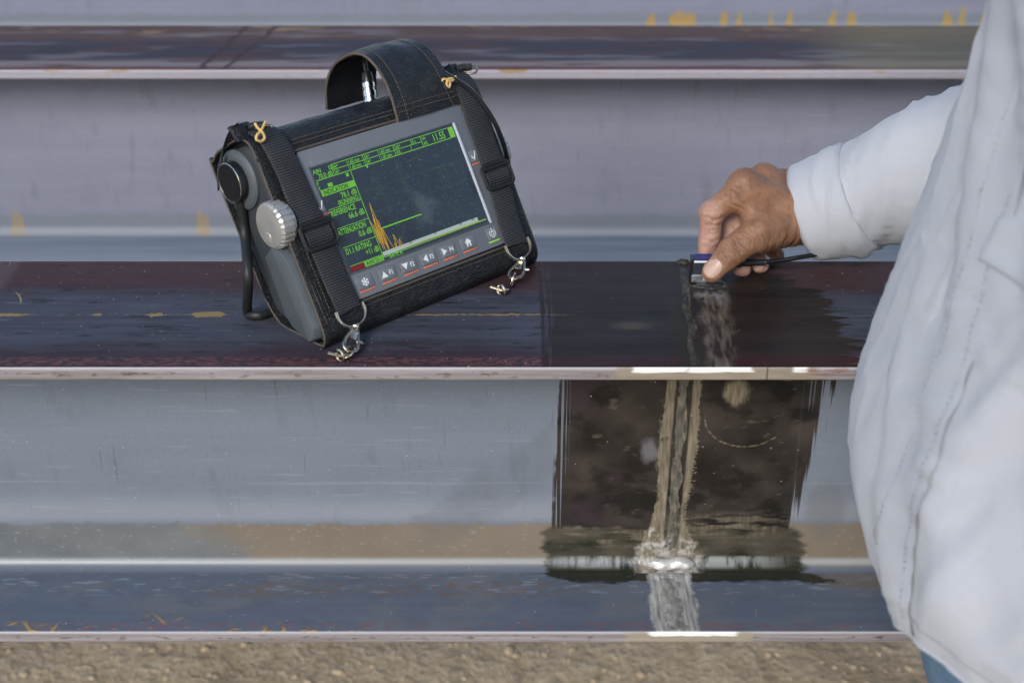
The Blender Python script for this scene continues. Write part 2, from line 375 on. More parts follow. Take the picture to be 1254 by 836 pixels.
# ---- web of the front beam
def web_base(g, seed, dark=0.0, lav=(.148, .172, .212), lav2=(.194, .220, .264)):
    X, Y, Z = g.xyz
    st = g.noise(260, 100, 22, detail=5, off=seed); mo = g.noise(70, 70, 55, detail=5, off=seed + 3); fi = g.noise(3.2, detail=3, off=seed)
    c = g.mix(lav, lav2, g.sat(st * 1.1 - .05)); c = g.mix(c, lav, g.ss(.5, .7, mo) * .5); dkl = tuple(v * .62 for v in lav)
    c = g.mix(c, dkl, g.ss(.58, .74, g.noise(16, 16, 60, detail=4, off=seed + 41)) * .30); c = g.mix(c, dkl, g.sat(fi * 1.6 - .55) * .28)
    c = g.mix(c, (.36, .38, .42), g.ss(.62, .72, g.noise(50, 30, 2.2, detail=4, off=seed + 44)) * .22); c = g.mix(c, dkl, g.ss(.66, .74, g.noise(3, 20, 45, detail=3, off=seed + 47)) * .5)
    c = g.mix(c, (.34, .35, .38), g.sat(g.ss(.70, .78, g.noise(2.2, 2.2, 2.2, off=seed + 8)) * .35)); c = g.mix(c, (.20, .12, .06), g.specks(7, .10, .10, seed) * g.ss(.5, .65, g.noise(70, off=seed + 15)) * .8)
    return X, Y, Z, st, mo, fi, c
g = Mat('grey_mill_scale_web_with_couplant', .45, spec=.35)
X, Y, Z, st, mo, fi, c = web_base(g, 1.0)
c = g.mix(c, (.33, .34, .37), g.ss(-150, -172, Z + st * 14) * g.ss(-192, -184, Z) * .35)
ln = g.ss(1.1, .3, g.m('ABSOLUTE', Z + 152 + (st - .5) * 14)) * g.ss(.45, .55, g.noise(200, 50, 200, off=2)); c = g.mix(c, (.33, .34, .37), ln * .22)
# band above the root fillet: grey-green dirt, rusty brown to the right of x = -230
ed = Z + (g.noise(9, 9, 9, detail=4, off=2) - .5) * 9
band = g.ss(-189, -194, ed)
br = g.ss(-262, -200, X + (mo - .5) * 120 + (Z + 210) * 1.2)
bc = g.mix(g.mix((.095, .105, .108), (.185, .19, .185), g.sat(mo * 1.8 - .4)), g.mix((.155, .115, .075), (.24, .19, .125), mo), br * .9)
bc = g.mix(bc, (.28, .28, .28), g.ss(.60, .72, g.noise(7, 7, 3.5, detail=3, off=6)) * .5)
c = g.mix(c, bc, band * .9)
fl = g.band(Z, -230, -225.5, 2.0); c = g.mix(c, (.32, .34, .35), fl * (.45 + st * .5)); c = g.mix(c, (.115, .135, .17), g.ss(-228.5, -231.5, Z + (st - .5) * 3))  # pale line painted in as the highlight along the root fillet
# smudges of dirt left of the painted couplant
dn = g.noise(38, 38, 30, detail=4, off=52, dist=.6); dm_ = g.band(X * .62 - (Z + 165) * .78 + (dn - .5) * 34, -34, 6, 7) * g.band(X + (dn - .5) * 30, -78, 34, 10) * g.ss(-222, -205, Z); c = g.mix(c, (.10, .105, .112), dm_ * g.sat(dn * 1.8 - .3) * .42)
d3_ = g.ss(30, 18, g.m('SQRT', (X - 252) * (X - 252) * 1.2 + (Z + 178) * (Z + 178) * .45) + mo * 12); c = g.mix(c, (.13, .13, .13), d3_ * .45)
c = g.mix(c, (.26, .17, .08), g.specks(16, .07, .3, 2.0) * .8)
# couplant field
lb = g.noise(4, 50, 300, detail=3, off=3); rb = g.noise(5, 50, 260, detail=4, rough=.7, off=8)
lef = 33 + (lb - .5) * 26 + (g.noise(300, 30, 30, off=5) - .5) * 10; rig = 242 + (rb - .5) * 34 + (Z + 62) * .12
botm = -197 + (g.noise(30, 14, 300, detail=4, off=1) - .5) * 26 + g.ss(40, 24, X) * 3
wet = g.ss(lef - .8, lef + .8, X) * (1.0 - g.ss(rig - 1, rig + 1, X))
wet = wet * g.ss(botm - 2, botm + 2, Z)
gaps = g.sat(g.band(X, 26, 44, 2) * g.ss(.52, .60, g.noise(2.0, 30, 160, off=9)) + g.ss(222, 236, X) * g.ss(.52, .58, g.noise(3.2, 30, 200, off=4)))
wet = wet * (1 - gaps * .85)
wr_ = (g.noise(40, 30, 9, detail=4, off=27) - .5); wet2 = g.band(X + wr_ * 34 + (mo - .5) * 20, 30, 236, 4) * g.band(Z + (g.noise(25, 20, 10, off=2, detail=4) - .5) * 10, -240, -194, 3) * g.sat(.80 + (g.noise(30, 30, 14, detail=4, off=61) - .5) * .9 + g.ss(-222, -226, Z) * .4) * (1.0 - g.ss(26, 20, g.m('ABSOLUTE', X - 129)) * g.ss(-216, -222, Z))
wc = g.mix((.017, .0145, .0125), (.058, .048, .041), g.sat(g.noise(42, 42, 34, detail=5, off=14) * 2.4 - .75)); wc = g.mix(wc, (.010, .009, .008), g.ss(.50, .66, g.noise(34, 30, 22, detail=4, off=24)) * .75); wc = g.mix(wc, (.11, .095, .07), g.ss(.64, .74, g.noise(12, 12, 5, detail=4, off=29)) * .5)
wc = g.mix(wc, (.044, .031, .036), g.ss(.48, .62, g.noise(50, 50, 35, off=21, detail=3)) * g.ss(120, 90, X) * .8)
c = g.mix(c, wc, wet); c = g.mix(c, (.024, .025, .016), wet2); fl2 = g.band(Z, -231.5, -223.5, 1.2) * wet2; c = g.mix(c, (.42, .44, .42), fl2 * g.ss(.34, .58, g.noise(6, 20, 40, detail=4, off=44)) * g.ss(110, 60, g.m('ABSOLUTE', X - 125)) * .5)  # wet couplant, then a streaky highlight painted along its fillet
# wiped dry streaks beside the seam, tan bare metal
wz = (g.noise(20, 20, 18, detail=5, off=17) - .5)
mid = 131 + (Z + 130) * .02
e1 = (g.noise(14, 9, 60, detail=2, off=2) - .5) * 7 + (g.noise(1.6, 9, 5, off=12) - .5) * 5; e2 = (g.noise(9, 9, 40, detail=3, off=33) - .5) * 12 + (g.noise(3.5, 9, 1.6, off=14) - .5) * 9
xm = X - mid
t_l = g.ss(-15.5, -13.5, xm + e1 * 1.3 + g.ss(-165, -218, Z) * 10) * g.ss(-5.5, -7.5, xm + e1 * .3); t_r = g.ss(5.5, 7.5, xm + e1 * .3) * (1.0 - g.ss(14, 16, xm + e2 * 1.3 + g.ss(-150, -185, Z) * 6 - g.ss(-186, -215, Z) * 10))
splash = (1.0 - g.ss(27, 33, g.m('ABSOLUTE', X - 128) + (g.noise(12, 14, 12, detail=4, off=41) - .5) * 30 + g.ss(-222, -196, Z) * 26)) * g.ss(-200, -212, Z)
brk = g.ss(.24, .40, g.noise(10, 10, 16, detail=4, off=55)); tan_ = g.sat((t_l + t_r) * brk + splash * g.ss(.30, .60, g.noise(9, 8, 9, detail=4, off=57)) * .85)
tc = g.mix((.10, .083, .056), (.27, .228, .162), g.sat(g.noise(2.2, 6, 16, detail=5, off=6) * 2.0 - .5)); tc = g.mix(tc, (.50, .49, .46), splash * g.ss(.38, .66, g.noise(7, 6, 7, detail=4, off=15)) * .9)
feath = g.noise(30, 20, 5, detail=4, off=23); rag = g.sat(g.ss(70, 20, g.m('ABSOLUTE', X - 172)) * g.band(Z + feath * 20 - 10, -203, -182, 5) * g.ss(.40, .52, feath) + g.ss(60, 25, g.m('ABSOLUTE', X - 80)) * g.band(Z + feath * 16 - 8, -212, -196, 4) * g.ss(.47, .56, feath))
patch = g.ss(15, 9, g.m('SQRT', (X - 173) * (X - 173) + (Z + 70) * (Z + 70) * .8) + g.noise(5, 5, 9, detail=3, off=5) * 9 - 2)
patch2 = g.ss(13, 6, g.m('SQRT', (X - 108) * (X - 108) * 1.2 + (Z + 122) * (Z + 122) * .55) + g.noise(8, off=7) * 9 - 2) * .6
rr = g.m('SQRT', (X - 182) * (X - 182) + (Z + 92) * (Z + 92) * 1.5)
arc = g.ss(1.1, .4, g.m('ABSOLUTE', rr - 32)) * g.ss(-96, -104, Z + (X - 182) * .35) * g.ss(.35, .6, g.noise(3, off=31))
c = g.mix(c, tc, g.sat(tan_ * .95 + rag * .5 + patch + arc * .8)); c = g.mix(c, (.20, .19, .20), patch2)
c = g.mix(c, (.42, .40, .36), g.ss(.55, .7, g.noise(5, 5, 12, detail=4, off=19)) * tan_ * g.ss(-140, -205, Z))
c = dust(g, c, 4.0, (.45, .45, .47), .06)
wetr = g.sat(wet + wet2)
g.set(col=c, rough=g.lerp(g.lerp(.48, .66, fi), .24, g.sat(wetr * (1 - tan_ * .6) + fl * .8)), spec=g.lerp(.30, .22, wetr) + fl2 * .8); g.bump(fi * .35 + mo * .6 + feath * wetr * 1.2 + tan_ * g.noise(3, 3, 14, off=3) * 1.5, .28, .0012)
M_WEB1 = g.mat
# ---- top face of the front beam's lower flange, web reflection painted as lighter base
g = Mat('reflection_toned_blue_mill_scale', .45, spec=.35); X, Y, Z = g.xyz
st = g.noise(160, 9, 50, detail=5, rough=.6, off=3); mo = g.noise(60, 30, 50, detail=5, off=5); fi = g.noise(3, detail=3)
c = g.mix((.078, .102, .142), (.118, .145, .192), g.sat(st * 1.2 - .1)); c = g.mix(c, (.145, .150, .165), g.ss(.48, .62, mo) * .5)
c = g.mix(c, (.075, .092, .12), g.ss(.52, .66, g.noise(30, 16, 20, off=12, detail=4)) * .35)
c = g.mix(c, (.22, .27, .34), g.band(Y, 46, 74, 8) * g.ss(.56, .68, g.noise(14, 3.5, 20, off=7, detail=4)) * .6)
rust = g.ss(-260, -190, X + mo * 60) * g.ss(90, 20, X) * g.band(Y + st * 8, 46, 66, 5) * g.ss(.48, .60, g.noise(9, 3, 18, off=9, detail=5)); c = g.mix(c, (.135, .095, .07), rust * .65)
rust2 = g.ss(235, 270, X) * g.band(Y + st * 8, 58, 80, 5); c = g.mix(c, (.16, .12, .09), rust2 * .6)
c = g.mix(c, (.20, .09, .10), g.band(Y, 2, 11, 3) * g.ss(.5, .6, g.noise(9, 4, 9, off=2, detail=4)) * .55)
yk = g.ss(24, 4, Y + mo * 10) * (1 - g.ss(-150, -90, X)) * g.ss(.60, .66, g.noise(7, 2.6, 7, off=6, detail=4)); c = g.mix(c, (.40, .24, .04), yk * .8)
k = g.voro(34, 'DISTANCE_TO_EDGE', sy=60, off=1.3); c = g.mix(c, (.42, .27, .05), g.ss(.035, .012, k) * g.ss(28, 6, Y) * (1 - g.ss(-140, -90, X)) * g.ss(.5, .58, mo) * .9)
en = g.noise(16, 7, 10, detail=5, off=13)
wet = g.band(X + en * 40 - (75 - Y) * 2.2, 36, 258, 5) * g.ss(60, 64, Y + (en - .5) * 14) * g.ss(.2, .35, g.m('ABSOLUTE', X - 130) * .02)
c = g.mix(c, (.022, .023, .014), wet * .95)
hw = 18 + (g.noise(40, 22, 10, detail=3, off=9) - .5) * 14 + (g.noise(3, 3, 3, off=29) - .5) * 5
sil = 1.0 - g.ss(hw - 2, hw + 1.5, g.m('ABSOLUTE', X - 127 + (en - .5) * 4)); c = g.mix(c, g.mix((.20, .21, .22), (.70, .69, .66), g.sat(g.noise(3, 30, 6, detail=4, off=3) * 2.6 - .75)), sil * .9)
swirl = g.ss(.9, .3, g.m('ABSOLUTE', g.m('SQRT', (X - 208) * (X - 208) + (Y - 22) * (Y - 22) * 1.4) - 17)) * g.ss(198, 192, X + mo * 10); c = g.mix(c, (.36, .31, .24), swirl * .7)
c = dust(g, c, 8.0, (.55, .6, .65), .10)
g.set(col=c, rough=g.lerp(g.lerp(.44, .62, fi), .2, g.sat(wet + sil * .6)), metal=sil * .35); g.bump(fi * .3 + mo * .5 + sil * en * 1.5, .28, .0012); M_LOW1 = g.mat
# ---- the beams behind
def back_mats(seed, drips, wgt=.8):
    g = Mat('weathered_flange_top', .6, spec=.08); X, Y, Z = g.xyz
    st = g.noise(240, 14, 50, detail=5, rough=.65, off=seed); mo = g.noise(60, 20, 50, detail=4, off=seed + 2)
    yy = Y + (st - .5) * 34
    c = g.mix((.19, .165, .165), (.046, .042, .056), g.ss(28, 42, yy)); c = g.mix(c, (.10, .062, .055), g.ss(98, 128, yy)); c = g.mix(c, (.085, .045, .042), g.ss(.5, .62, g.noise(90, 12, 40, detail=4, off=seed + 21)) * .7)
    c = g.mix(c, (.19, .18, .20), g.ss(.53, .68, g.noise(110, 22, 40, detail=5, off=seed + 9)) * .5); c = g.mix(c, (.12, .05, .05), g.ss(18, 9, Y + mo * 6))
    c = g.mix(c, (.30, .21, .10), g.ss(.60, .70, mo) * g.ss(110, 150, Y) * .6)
    c = g.mix(c, (.20, .17, .10), g.band(X + mo * 60, 400, 640, 60) * .55)
    for a, b in ((-336, .16), (-306, .22)):
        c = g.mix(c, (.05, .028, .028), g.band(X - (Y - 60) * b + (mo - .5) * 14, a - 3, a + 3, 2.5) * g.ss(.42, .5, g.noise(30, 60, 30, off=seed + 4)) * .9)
    g.set(col=c); g.bump(st, .3, .002); top = g.mat
    g, X, Y, Z, c, sp, st = lip_mat('weathered_flange_edge', 0, 0, seed + 1, .8); c = g.mix(c, (.40, .38, .44), .55); c = g.mix(c, (.34, .22, .06), g.ss(.58, .68, g.noise(45, 45, 8, off=seed + 5, detail=3)) * g.ss(-6, -2, Z) * .9)
    g.set(col=c); lip = g.mat
    g = Mat('lavender_grey_web', .5, spec=.3); X, Y, Z, st, mo, fi, c = web_base(g, seed + 4, lav=(.215, .220, .275), lav2=(.275, .280, .342))
    ed = Z + (g.noise(16, 16, 12, detail=4, off=seed) - .5) * 16
    c = g.mix(c, (.185, .205, .225), g.ss(-205, -212, ed) * .75); c = g.mix(c, (.29, .31, .34), g.ss(-226, -231, Z) * .8)
    c = g.mix(c, (.30, .19, .06), g.ss(.66, .72, g.noise(13, 13, 16, off=seed + 1)) * g.ss(-90, -30, Z) * .5)
    cl = None
    for a, w in drips:
        q = g.band(X + (g.noise(11, off=seed + 6) - .5) * 8, a - w, a + w, 2.5); cl = q if cl is None else g.m('MAXIMUM', cl, q)
    hg = cl * (4 + g.noise(9, 60, 200, off=seed + 3, detail=4) * 46); c = g.mix(c, (.42, .26, .04), g.ss(-3, 4, hg - (Z + 233)) * cl * g.ss(.30, .45, g.noise(7, off=seed + 30)) * wgt)
    g.set(col=c, rough=g.lerp(.45, .6, fi)); g.bump(fi * .3 + mo, .2, .001); web = g.mat
    g = Mat('blue_lower_flange', .5, spec=.3); X, Y, Z = g.xyz; mo = g.noise(200, 9, 50, detail=4, off=seed)
    g.set(col=g.mix((.12, .16, .22), (.24, .28, .33), g.sat(mo * 2 - .5 + g.ss(50, 15, Y) * .4))); low = g.mat
    return top, lip, web, low
def flange_mesh(name, z_top, mtop, mlip):
    """rounded plate, long axis x; material 1 on the edge faces"""
    r = 1.6; pr = []
    for cy, cz, a0 in ((BW - r, z_top - r, 0), (r, z_top - r, 90), (r, z_top - TF + r, 180), (BW - r, z_top - TF + r, 270)):
        for k in range(5):
            a = R(a0 + 22.5 * k); pr.append((cy + r * math.cos(a), cz + r * math.sin(a)))
    pr += []
    full = []
    for i, p in enumerate(pr):                  # holding loops next to the rounding keep the wide faces flat
        q = pr[(i + 1) % len(pr)]; full.append(p); L = math.hypot(q[0] - p[0], q[1] - p[1])
        if L > 4:
            for t in (.4 / L, 1 - .4 / L): full.append((p[0] + (q[0] - p[0]) * t, p[1] + (q[1] - p[1]) * t))
    n = len(full); V = [(x, p[0], p[1]) for x in (X0, X1) for p in full]
    Fc = [(i, (i + 1) % n, n + (i + 1) % n, n + i) for i in range(n)] + [tuple(range(n))[::-1], tuple(range(n, 2 * n))]
    mids = []
    for i in range(n):
        m_ = (full[i][0] + full[(i + 1) % n][0]) / 2; zz = (full[i][1] + full[(i + 1) % n][1]) / 2
        mids.append(1 if (m_ < r * .45 or m_ > BW - r * .45) or zz < z_top - TF + r * .9 else 0)
    return mesh(name, V, Fc, [mtop, mlip], True, mids=mids + [1, 1])
def web_mesh(name, mat):
    zt, zb = -TF + .05, -BH + TF - .05; yc = BW / 2; h = TW / 2; pts = []
    def arc(cy, cz, a0, a1): return [(cy + RF * math.cos(R(a0 + (a1 - a0) * k / 12)), cz + RF * math.sin(R(a0 + (a1 - a0) * k / 12))) for k in range(13)]
    fr = arc(yc - h - RF, zt - RF, 90, 0) + [(yc - h, zt - RF - .6), (yc - h, zb + RF + .6)] + arc(yc - h - RF, zb + RF, 0, -90)
    bk = [(2 * yc - y, z) for (y, z) in fr][::-1]; pts = fr + bk; n = len(pts)
    V = [(x, p[0], p[1]) for x in (X0, X1) for p in pts]
    Fc = [((i + 1) % n, i, n + i, n + (i + 1) % n) for i in range(n)] + [tuple(range(n)), tuple(range(n, 2 * n))[::-1]]
    me = mesh(name, V, Fc, mat, True); bm = bmesh.new(); bm.from_mesh(me); bmesh.ops.recalc_face_normals(bm, faces=bm.faces[:]); bm.to_mesh(me); bm.free(); return me
def beam(y, label, mats, group='steel beams lying in rows'):
    t = thing('steel_girder', label, 'steel beam', (0, y, 0), group)
    top, lip, web, low, lip2 = mats
    out = []
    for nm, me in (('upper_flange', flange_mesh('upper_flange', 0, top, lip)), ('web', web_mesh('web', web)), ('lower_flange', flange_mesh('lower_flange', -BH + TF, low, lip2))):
        me.set_sharp_from_angle(angle=R(50)); out.append(obj(nm, me, t))
    return t, out
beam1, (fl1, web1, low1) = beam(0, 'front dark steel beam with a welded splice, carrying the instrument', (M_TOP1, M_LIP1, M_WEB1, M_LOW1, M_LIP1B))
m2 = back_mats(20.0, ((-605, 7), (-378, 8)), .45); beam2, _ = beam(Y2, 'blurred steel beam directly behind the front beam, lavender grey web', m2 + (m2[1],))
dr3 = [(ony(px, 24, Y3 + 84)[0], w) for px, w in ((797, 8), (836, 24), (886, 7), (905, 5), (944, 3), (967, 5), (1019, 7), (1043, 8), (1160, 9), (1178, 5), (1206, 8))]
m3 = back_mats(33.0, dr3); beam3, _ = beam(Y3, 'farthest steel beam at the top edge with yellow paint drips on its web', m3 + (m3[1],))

# ---- trestles that carry the beams, just outside the picture on both sides
M_TIMBER = (lambda g: (g.set(col=g.mix((.16, .11, .07), (.32, .24, .16), g.noise(8, 220, 8, detail=5))), g.bump(g.noise(4, 150, 4, detail=4), .4, .002), g.mat)[-1])(Mat('weathered_timber', .85, spec=.2))
for k, x in enumerate((-1350, 1350)):
    t = thing('timber_trestle', ('timber trestle under the beams beyond the left edge', 'timber trestle under the beams beyond the right edge')[k], 'trestle', (x, 0, GZ), 'trestles carrying the beams')
    V, Fc = box_vf((-70, -120, 430), (70, Y3 + 300, -BH - GZ - .5), 4); part('crossbeam', V, Fc, M_TIMBER, t, False)
    for yy in (-40, 620, 1250, 1900):
        V, Fc = box_vf((-60, yy, -40), (60, yy + 110, 429.5), 4); part('post', V, Fc, M_TIMBER, t, False)

# ---- weld: a bead over the upper flange, down the web and across the lower flange, and a ground lump in the root whitened as painted glare
g = Mat('weld_bead_under_couplant', .45, spec=.12); X, Y, Z = g.xyz; n1 = g.noise(5, 8, 8, detail=4); n2 = g.noise(14, 30, 14, off=3)
c = g.mix((.016, .015, .010), (.080, .066, .048), g.sat(n1 * 2 - .6)); c = g.mix(c, (.24, .18, .155), g.ss(132, 138, X + (n1 - .5) * 6) * g.ss(150, 110, Y) * .55); c = g.mix(c, (.20, .24, .18), g.ss(.64, .74, n1) * g.ss(129, 126, X) * .35)
g.set(col=c); g.bump(n1, .6, .001); M_BEAD = g.mat
g = Mat('weld_bead_grey', .55, spec=.25); n1 = g.noise(5, 5, 12, detail=5); X, Y, Z = g.xyz
c = g.mix((.050, .048, .040), (.155, .142, .112), g.sat(g.noise(3, 5, 14, detail=5, off=3) * 2.4 - .7)); c = g.mix(c, (.22, .19, .14), g.ss(.56, .68, g.noise(5, 7, 9, detail=4, off=8)) * .6); c = g.mix(c, (.42, .41, .38), g.ss(-190, -220, Z) * g.ss(.45, .62, g.noise(4, 4, 6, off=18)) * .7)
g.set(col=c); g.bump(n1 + g.noise(2, off=4), .7, .001); M_BEAD2 = g.mat
g = Mat('ground_weld_metal_painted_glare', .28, spec=.6); n1 = g.noise(7, 5, 5, detail=4); g.set(col=g.mix((.42, .42, .40), (.86, .85, .82), g.sat(n1 * 2.4 - .6)), metal=.35, rough=g.lerp(.22, .45, n1)); g.bump(n1, .25, .001); M_BRIGHT = g.mat  # weld metal, whitened so its colour carries the glare
def strip(name, path, nrm, side, width, height, mat, parent, seed, meander=1.5):
    """low rippled ridge following a path; nrm = outward, side = across"""
    path = np.array(path, float); n = len(path); m = 11; V = []; nrm = np.asarray(nrm, float); side = np.array(side, float)
    for i in range(n):
        N_ = nrm[i] if nrm.ndim == 2 else nrm
        s = i / n; off = meander * fbm(np.array([[s * 3.0]]), seed, 3)[0]; w = width * (1 + .22 * fbm(np.array([[s * 5.0]]), seed + 1, 3)[0])
        for j in range(m):
            u = -1 + 2 * j / (m - 1); hh = height * (1 - u * u) ** .7 * (1 + .45 * fbm(np.array([[s * 9.0, u]]), seed + 2, 3)[0]) - .2
            V.append(path[i] + side * (off + u * w / 2) + N_ * hh)
    return part(name, V, grid_faces(n, m), mat, parent)
strip('weld_bead', [(136 - 8 * (1 - y / 175) , y, 0) for y in np.linspace(1, 174.5, 90)], (0, 0, 1), (1, 0, 0), 6.5, .8, M_BEAD, beam1, 5)
g = Mat('ground_weld_silver', .4, spec=.4); n1 = g.noise(4, 9, 6, detail=4); g.set(col=g.mix((.15, .15, .145), (.44, .43, .40), g.sat(n1 * 2.4 - .7)), metal=.2); g.bump(n1, .5, .001); M_BEAD3 = g.mat
V, Fc = nets(lambda P: ell(P, (136.5, 172, 0), (5.0, 4.5, 2.0)) + fbm(P / 6, 3, 3)*.8, (126, 163, -1), (146, 181, 9), .7); part('weld_nub', V, Fc, M_BEAD, beam1)
yw = BW / 2 - TW / 2
strip('weld_bead', [(131 + .02 * (z + 130), yw, z) for z in np.linspace(-26, -218, 90)], (0, -1, 0), (1, 0, 0), 11, .35, M_BEAD2, beam1, 9, 1.5)
strip('weld_bead', [(127, y, -BH + TF) for y in np.linspace(66, 2, 60)], (0, 0, 1), (1, 0, 0), 15, .8, M_BEAD3, beam1, 13, 2.0)
def lump(P):
    q = P - np.array([129.0, yw - 5.5, -BH + TF + 6.0]); d = np.linalg.norm(q / np.array([20, 5.5, 5.0]), axis=-1)
    return (d - 1) * 6.5 + fbm(P / 17, 8, 2) * 1.3 + fbm(P / 7, 18, 2) * .12
V, Fc = nets(lump, (100, 60, -240), (160, 92, -208), .8); part('weld_lump', V, Fc, M_BRIGHT, beam1)

# ================================================================== THE ULTRASONIC FLAW DETECTOR (local axes: x right, y up the face, z out of the face)
YAW, LEAN, SD = R(43.6), R(30.7), 134 / 130.0
E_ = np.array([math.cos(YAW), math.sin(YAW), 0]); BK = np.array([-math.sin(YAW), math.cos(YAW), 0])
U_ = math.cos(LEAN) * np.array([0, 0, 1.0]) + math.sin(LEAN) * BK; N_ = np.cross(E_, U_)
PD = np.array([-82.3, 122.3, 76.6])
dev = thing('flaw_detector', 'grey ultrasonic flaw detector in a black leather case on the front beam', 'instrument')
dev.matrix_world = Matrix([[E_[0], U_[0], N_[0], PD[0] / 1000], [E_[1], U_[1], N_[1], PD[1] / 1000], [E_[2], U_[2], N_[2], PD[2] / 1000], [0, 0, 0, 1]])
def dl(px, py, c=0.0):
    """pixel -> device coordinates on the plane z = c (in face units)"""
    d = pray(px, py); Q = PD + N_ * c * SD; t = (N_ @ (Q - CAM)) / (N_ @ d); P = CAM + d * t - PD
    return np.array([P @ E_, P @ U_, P @ N_]) / SD
def dpart(name, V, Fc, mat, parent=dev, smooth=True, sharp=40):
    me = mesh(name, np.asarray(V) * SD, Fc, mat, smooth)
    if smooth: me.set_sharp_from_angle(angle=R(sharp))
    return obj(name, me, parent)
def w2d(P): P = np.asarray(P, float) - PD; return np.array([P @ E_, P @ U_, P @ N_]) / SD
# materials
g = Mat('black_grained_leather', .42, spec=.45); v = g.voro(1.7, 'DISTANCE_TO_EDGE'); n1 = g.noise(14, detail=4); n2 = g.noise(1.6, detail=3); cr = g.noise(5, 1.6, 3, detail=3, off=4)
g.set(col=g.mix((.010, .011, .012), (.050, .054, .058), g.sat(n1 * .6 - .2 + g.ss(.54, .76, cr) * .6)), rough=g.lerp(.26, .44, n1)); g.bump(g.ss(0, .3, v) * .3 + n2 * .4 + cr * 1.8 + n1 * 2.0, .8, .0010); M_LEATH = g.mat
M_EDGE = plain('raw_leather_edge', (.085, .068, .052), .8, nz=.35, size=5, bump=.4)
M_STITCH = plain('tan_stitching', (.115, .095, .070), .8, nz=.3, size=3)
g = Mat('grey_bezel_plastic', .42, spec=.45); n1 = g.noise(50, detail=4); sc = g.noise(2.0, 14, 4, detail=4, off=3)
g.set(col=g.mix(g.mix((.125, .136, .150), (.185, .198, .212), n1), (.30, .30, .29), g.sat(g.specks(6, .09, .2) * .6 + g.ss(.66, .76, sc) * .35)), rough=g.lerp(.34, .55, n1)); g.bump(g.noise(1.0), .12, .0004); M_BEZEL = g.mat
g = Mat('dark_grey_plastic', .5, spec=.4); n1 = g.noise(26, detail=4); sc = g.noise(3, 12, 2, detail=4, off=5)
g.set(col=g.mix(g.mix((.058, .070, .079), (.088, .100, .110), n1), (.20, .20, .19), g.sat(g.specks(5, .10, .2) * .5 + g.ss(.66, .78, sc) * .4)), rough=g.lerp(.4, .62, n1)); g.bump(g.noise(.9), .2, .0004); M_SIDE = g.mat
M_CAPD = plain('charcoal_plastic', (.035, .040, .045), .5, spec=.4, nz=.12, size=30, bump=.2)
M_BLACK = plain('black_plastic', (.010, .010, .011), .28, spec=.5)
M_RUB = plain('black_rubber', (.014, .015, .016), .48, spec=.4, nz=.2, size=10)
M_ALU = plain('brushed_aluminium', (.58, .56, .52), .42, metal=.75, nz=.08, size=10)
M_CHROME = plain('chrome', (.78, .76, .72), .16, metal=1.0, nz=.1, size=6)
M_NICK = plain('worn_nickel', (.60, .52, .40), .24, metal=1.0, nz=.2, size=4)
M_BAND = plain('yellow_rubber_band', (.62, .42, .15), .5, nz=.1, size=3)
M_FELT = plain('black_hook_tape', (.016, .017, .020), .95, spec=.1, nz=.5, size=2, bump=1.0)
g = Mat('black_nylon_webbing', .7, spec=.3); X, Y, Z = g.xyz
w1 = g.m('SINE', Y * 3.3 + g.m('SINE', X * 3.4) * 1.0); w2 = g.m('SINE', X * 3.4); ht = g.sat(w1 * .5 + .5) * (.7 + w2 * .3)
g.set(col=g.mix((.004, .004, .005), (.085, .092, .098), ht * (.7 + g.noise(12) * .6))); g.bump(ht, .8, .0006); M_WEBB = g.mat
g = Mat('display_glass', .16, spec=.28); X, Y, Z = g.xyz; du = g.noise(22, detail=5, off=3); grd = g.specks(3.0, .16, .5, 1.0)
haze = g.ss(.50, .72, du) * g.ss(26, 8, g.m('ABSOLUTE', X - 24)) * g.ss(28, 8, g.m('ABSOLUTE', Y + 10))
g.set(col=g.mix(g.mix((.012, .017, .025), (.032, .040, .050), du), (.20, .22, .23), g.sat(haze * .22 + grd * .5 + g.ss(.6, .75, g.noise(9, off=9, detail=4)) * .12)), rough=g.lerp(.12, .35, du), emit=(.030, .042, .060), estr=.35); M_SCREEN = g.mat
def glow(name, col, s=.75):
    g = Mat(name, .4, col=tuple(.25 * c for c in col)); g.set(emit=col, estr=s); return g.mat
M_GRN = glow('lit_green', (.135, .42, .045), .62); M_GRND = glow('lit_dim_green', (.06, .25, .03), .6); M_AMB = glow('lit_amber', (.42, .25, .03)); M_RED = glow('lit_dark_red', (.16, .012, .015), .6); M_PALE = glow('lit_pale_grey', (.33, .42, .38), .6); M_DARKT = plain('screen_dark_print', (.02, .05, .02), .4)
M_WHITE = plain('white_print', (.75, .76, .75), .5); M_ORANGE = plain('orange_print', (.62, .15, .07), .5); M_LIME = plain('green_print', (.30, .62, .08), .5); M_PRINTD = plain('dark_print', (.05, .09, .05), .5)

# ---- case body: leather wrapped round the instrument, profile extruded along x
prof = [(54, 0), (-58, 0), (-69, -.6), (-76, -3.2), (-80, -9), (-54.5, -52), (-46, -58.5), (62, -62), (70, -58), (74, -48), (75, -20), (72.5, -8), (65, -1.6)]
prof_s = []
pc = catmull(prof[2:5], 5); pt = catmull(prof[9:13] + [(54, 0)], 6)
prof_s = [(54, 0), (-58, 0)] + [tuple(p) for p in pc] + [(-54.5, -52)] + [tuple(p) for p in catmull(prof[6:10], 4)][:-1] + [tuple(p) for p in pt][:-1]
def dense(pr, step=9):
    out = []
    for i, p in enumerate(pr):
        q = pr[(i + 1) % len(pr)]; L = math.hypot(q[0] - p[0], q[1] - p[1]); k = max(1, int(L / step))
        for j in range(k): out.append((p[0] + (q[0] - p[0]) * j / k, p[1] + (q[1] - p[1]) * j / k))
    return out
pd_ = dense(prof_s); xs = np.linspace(-95, 97, 33); V = []
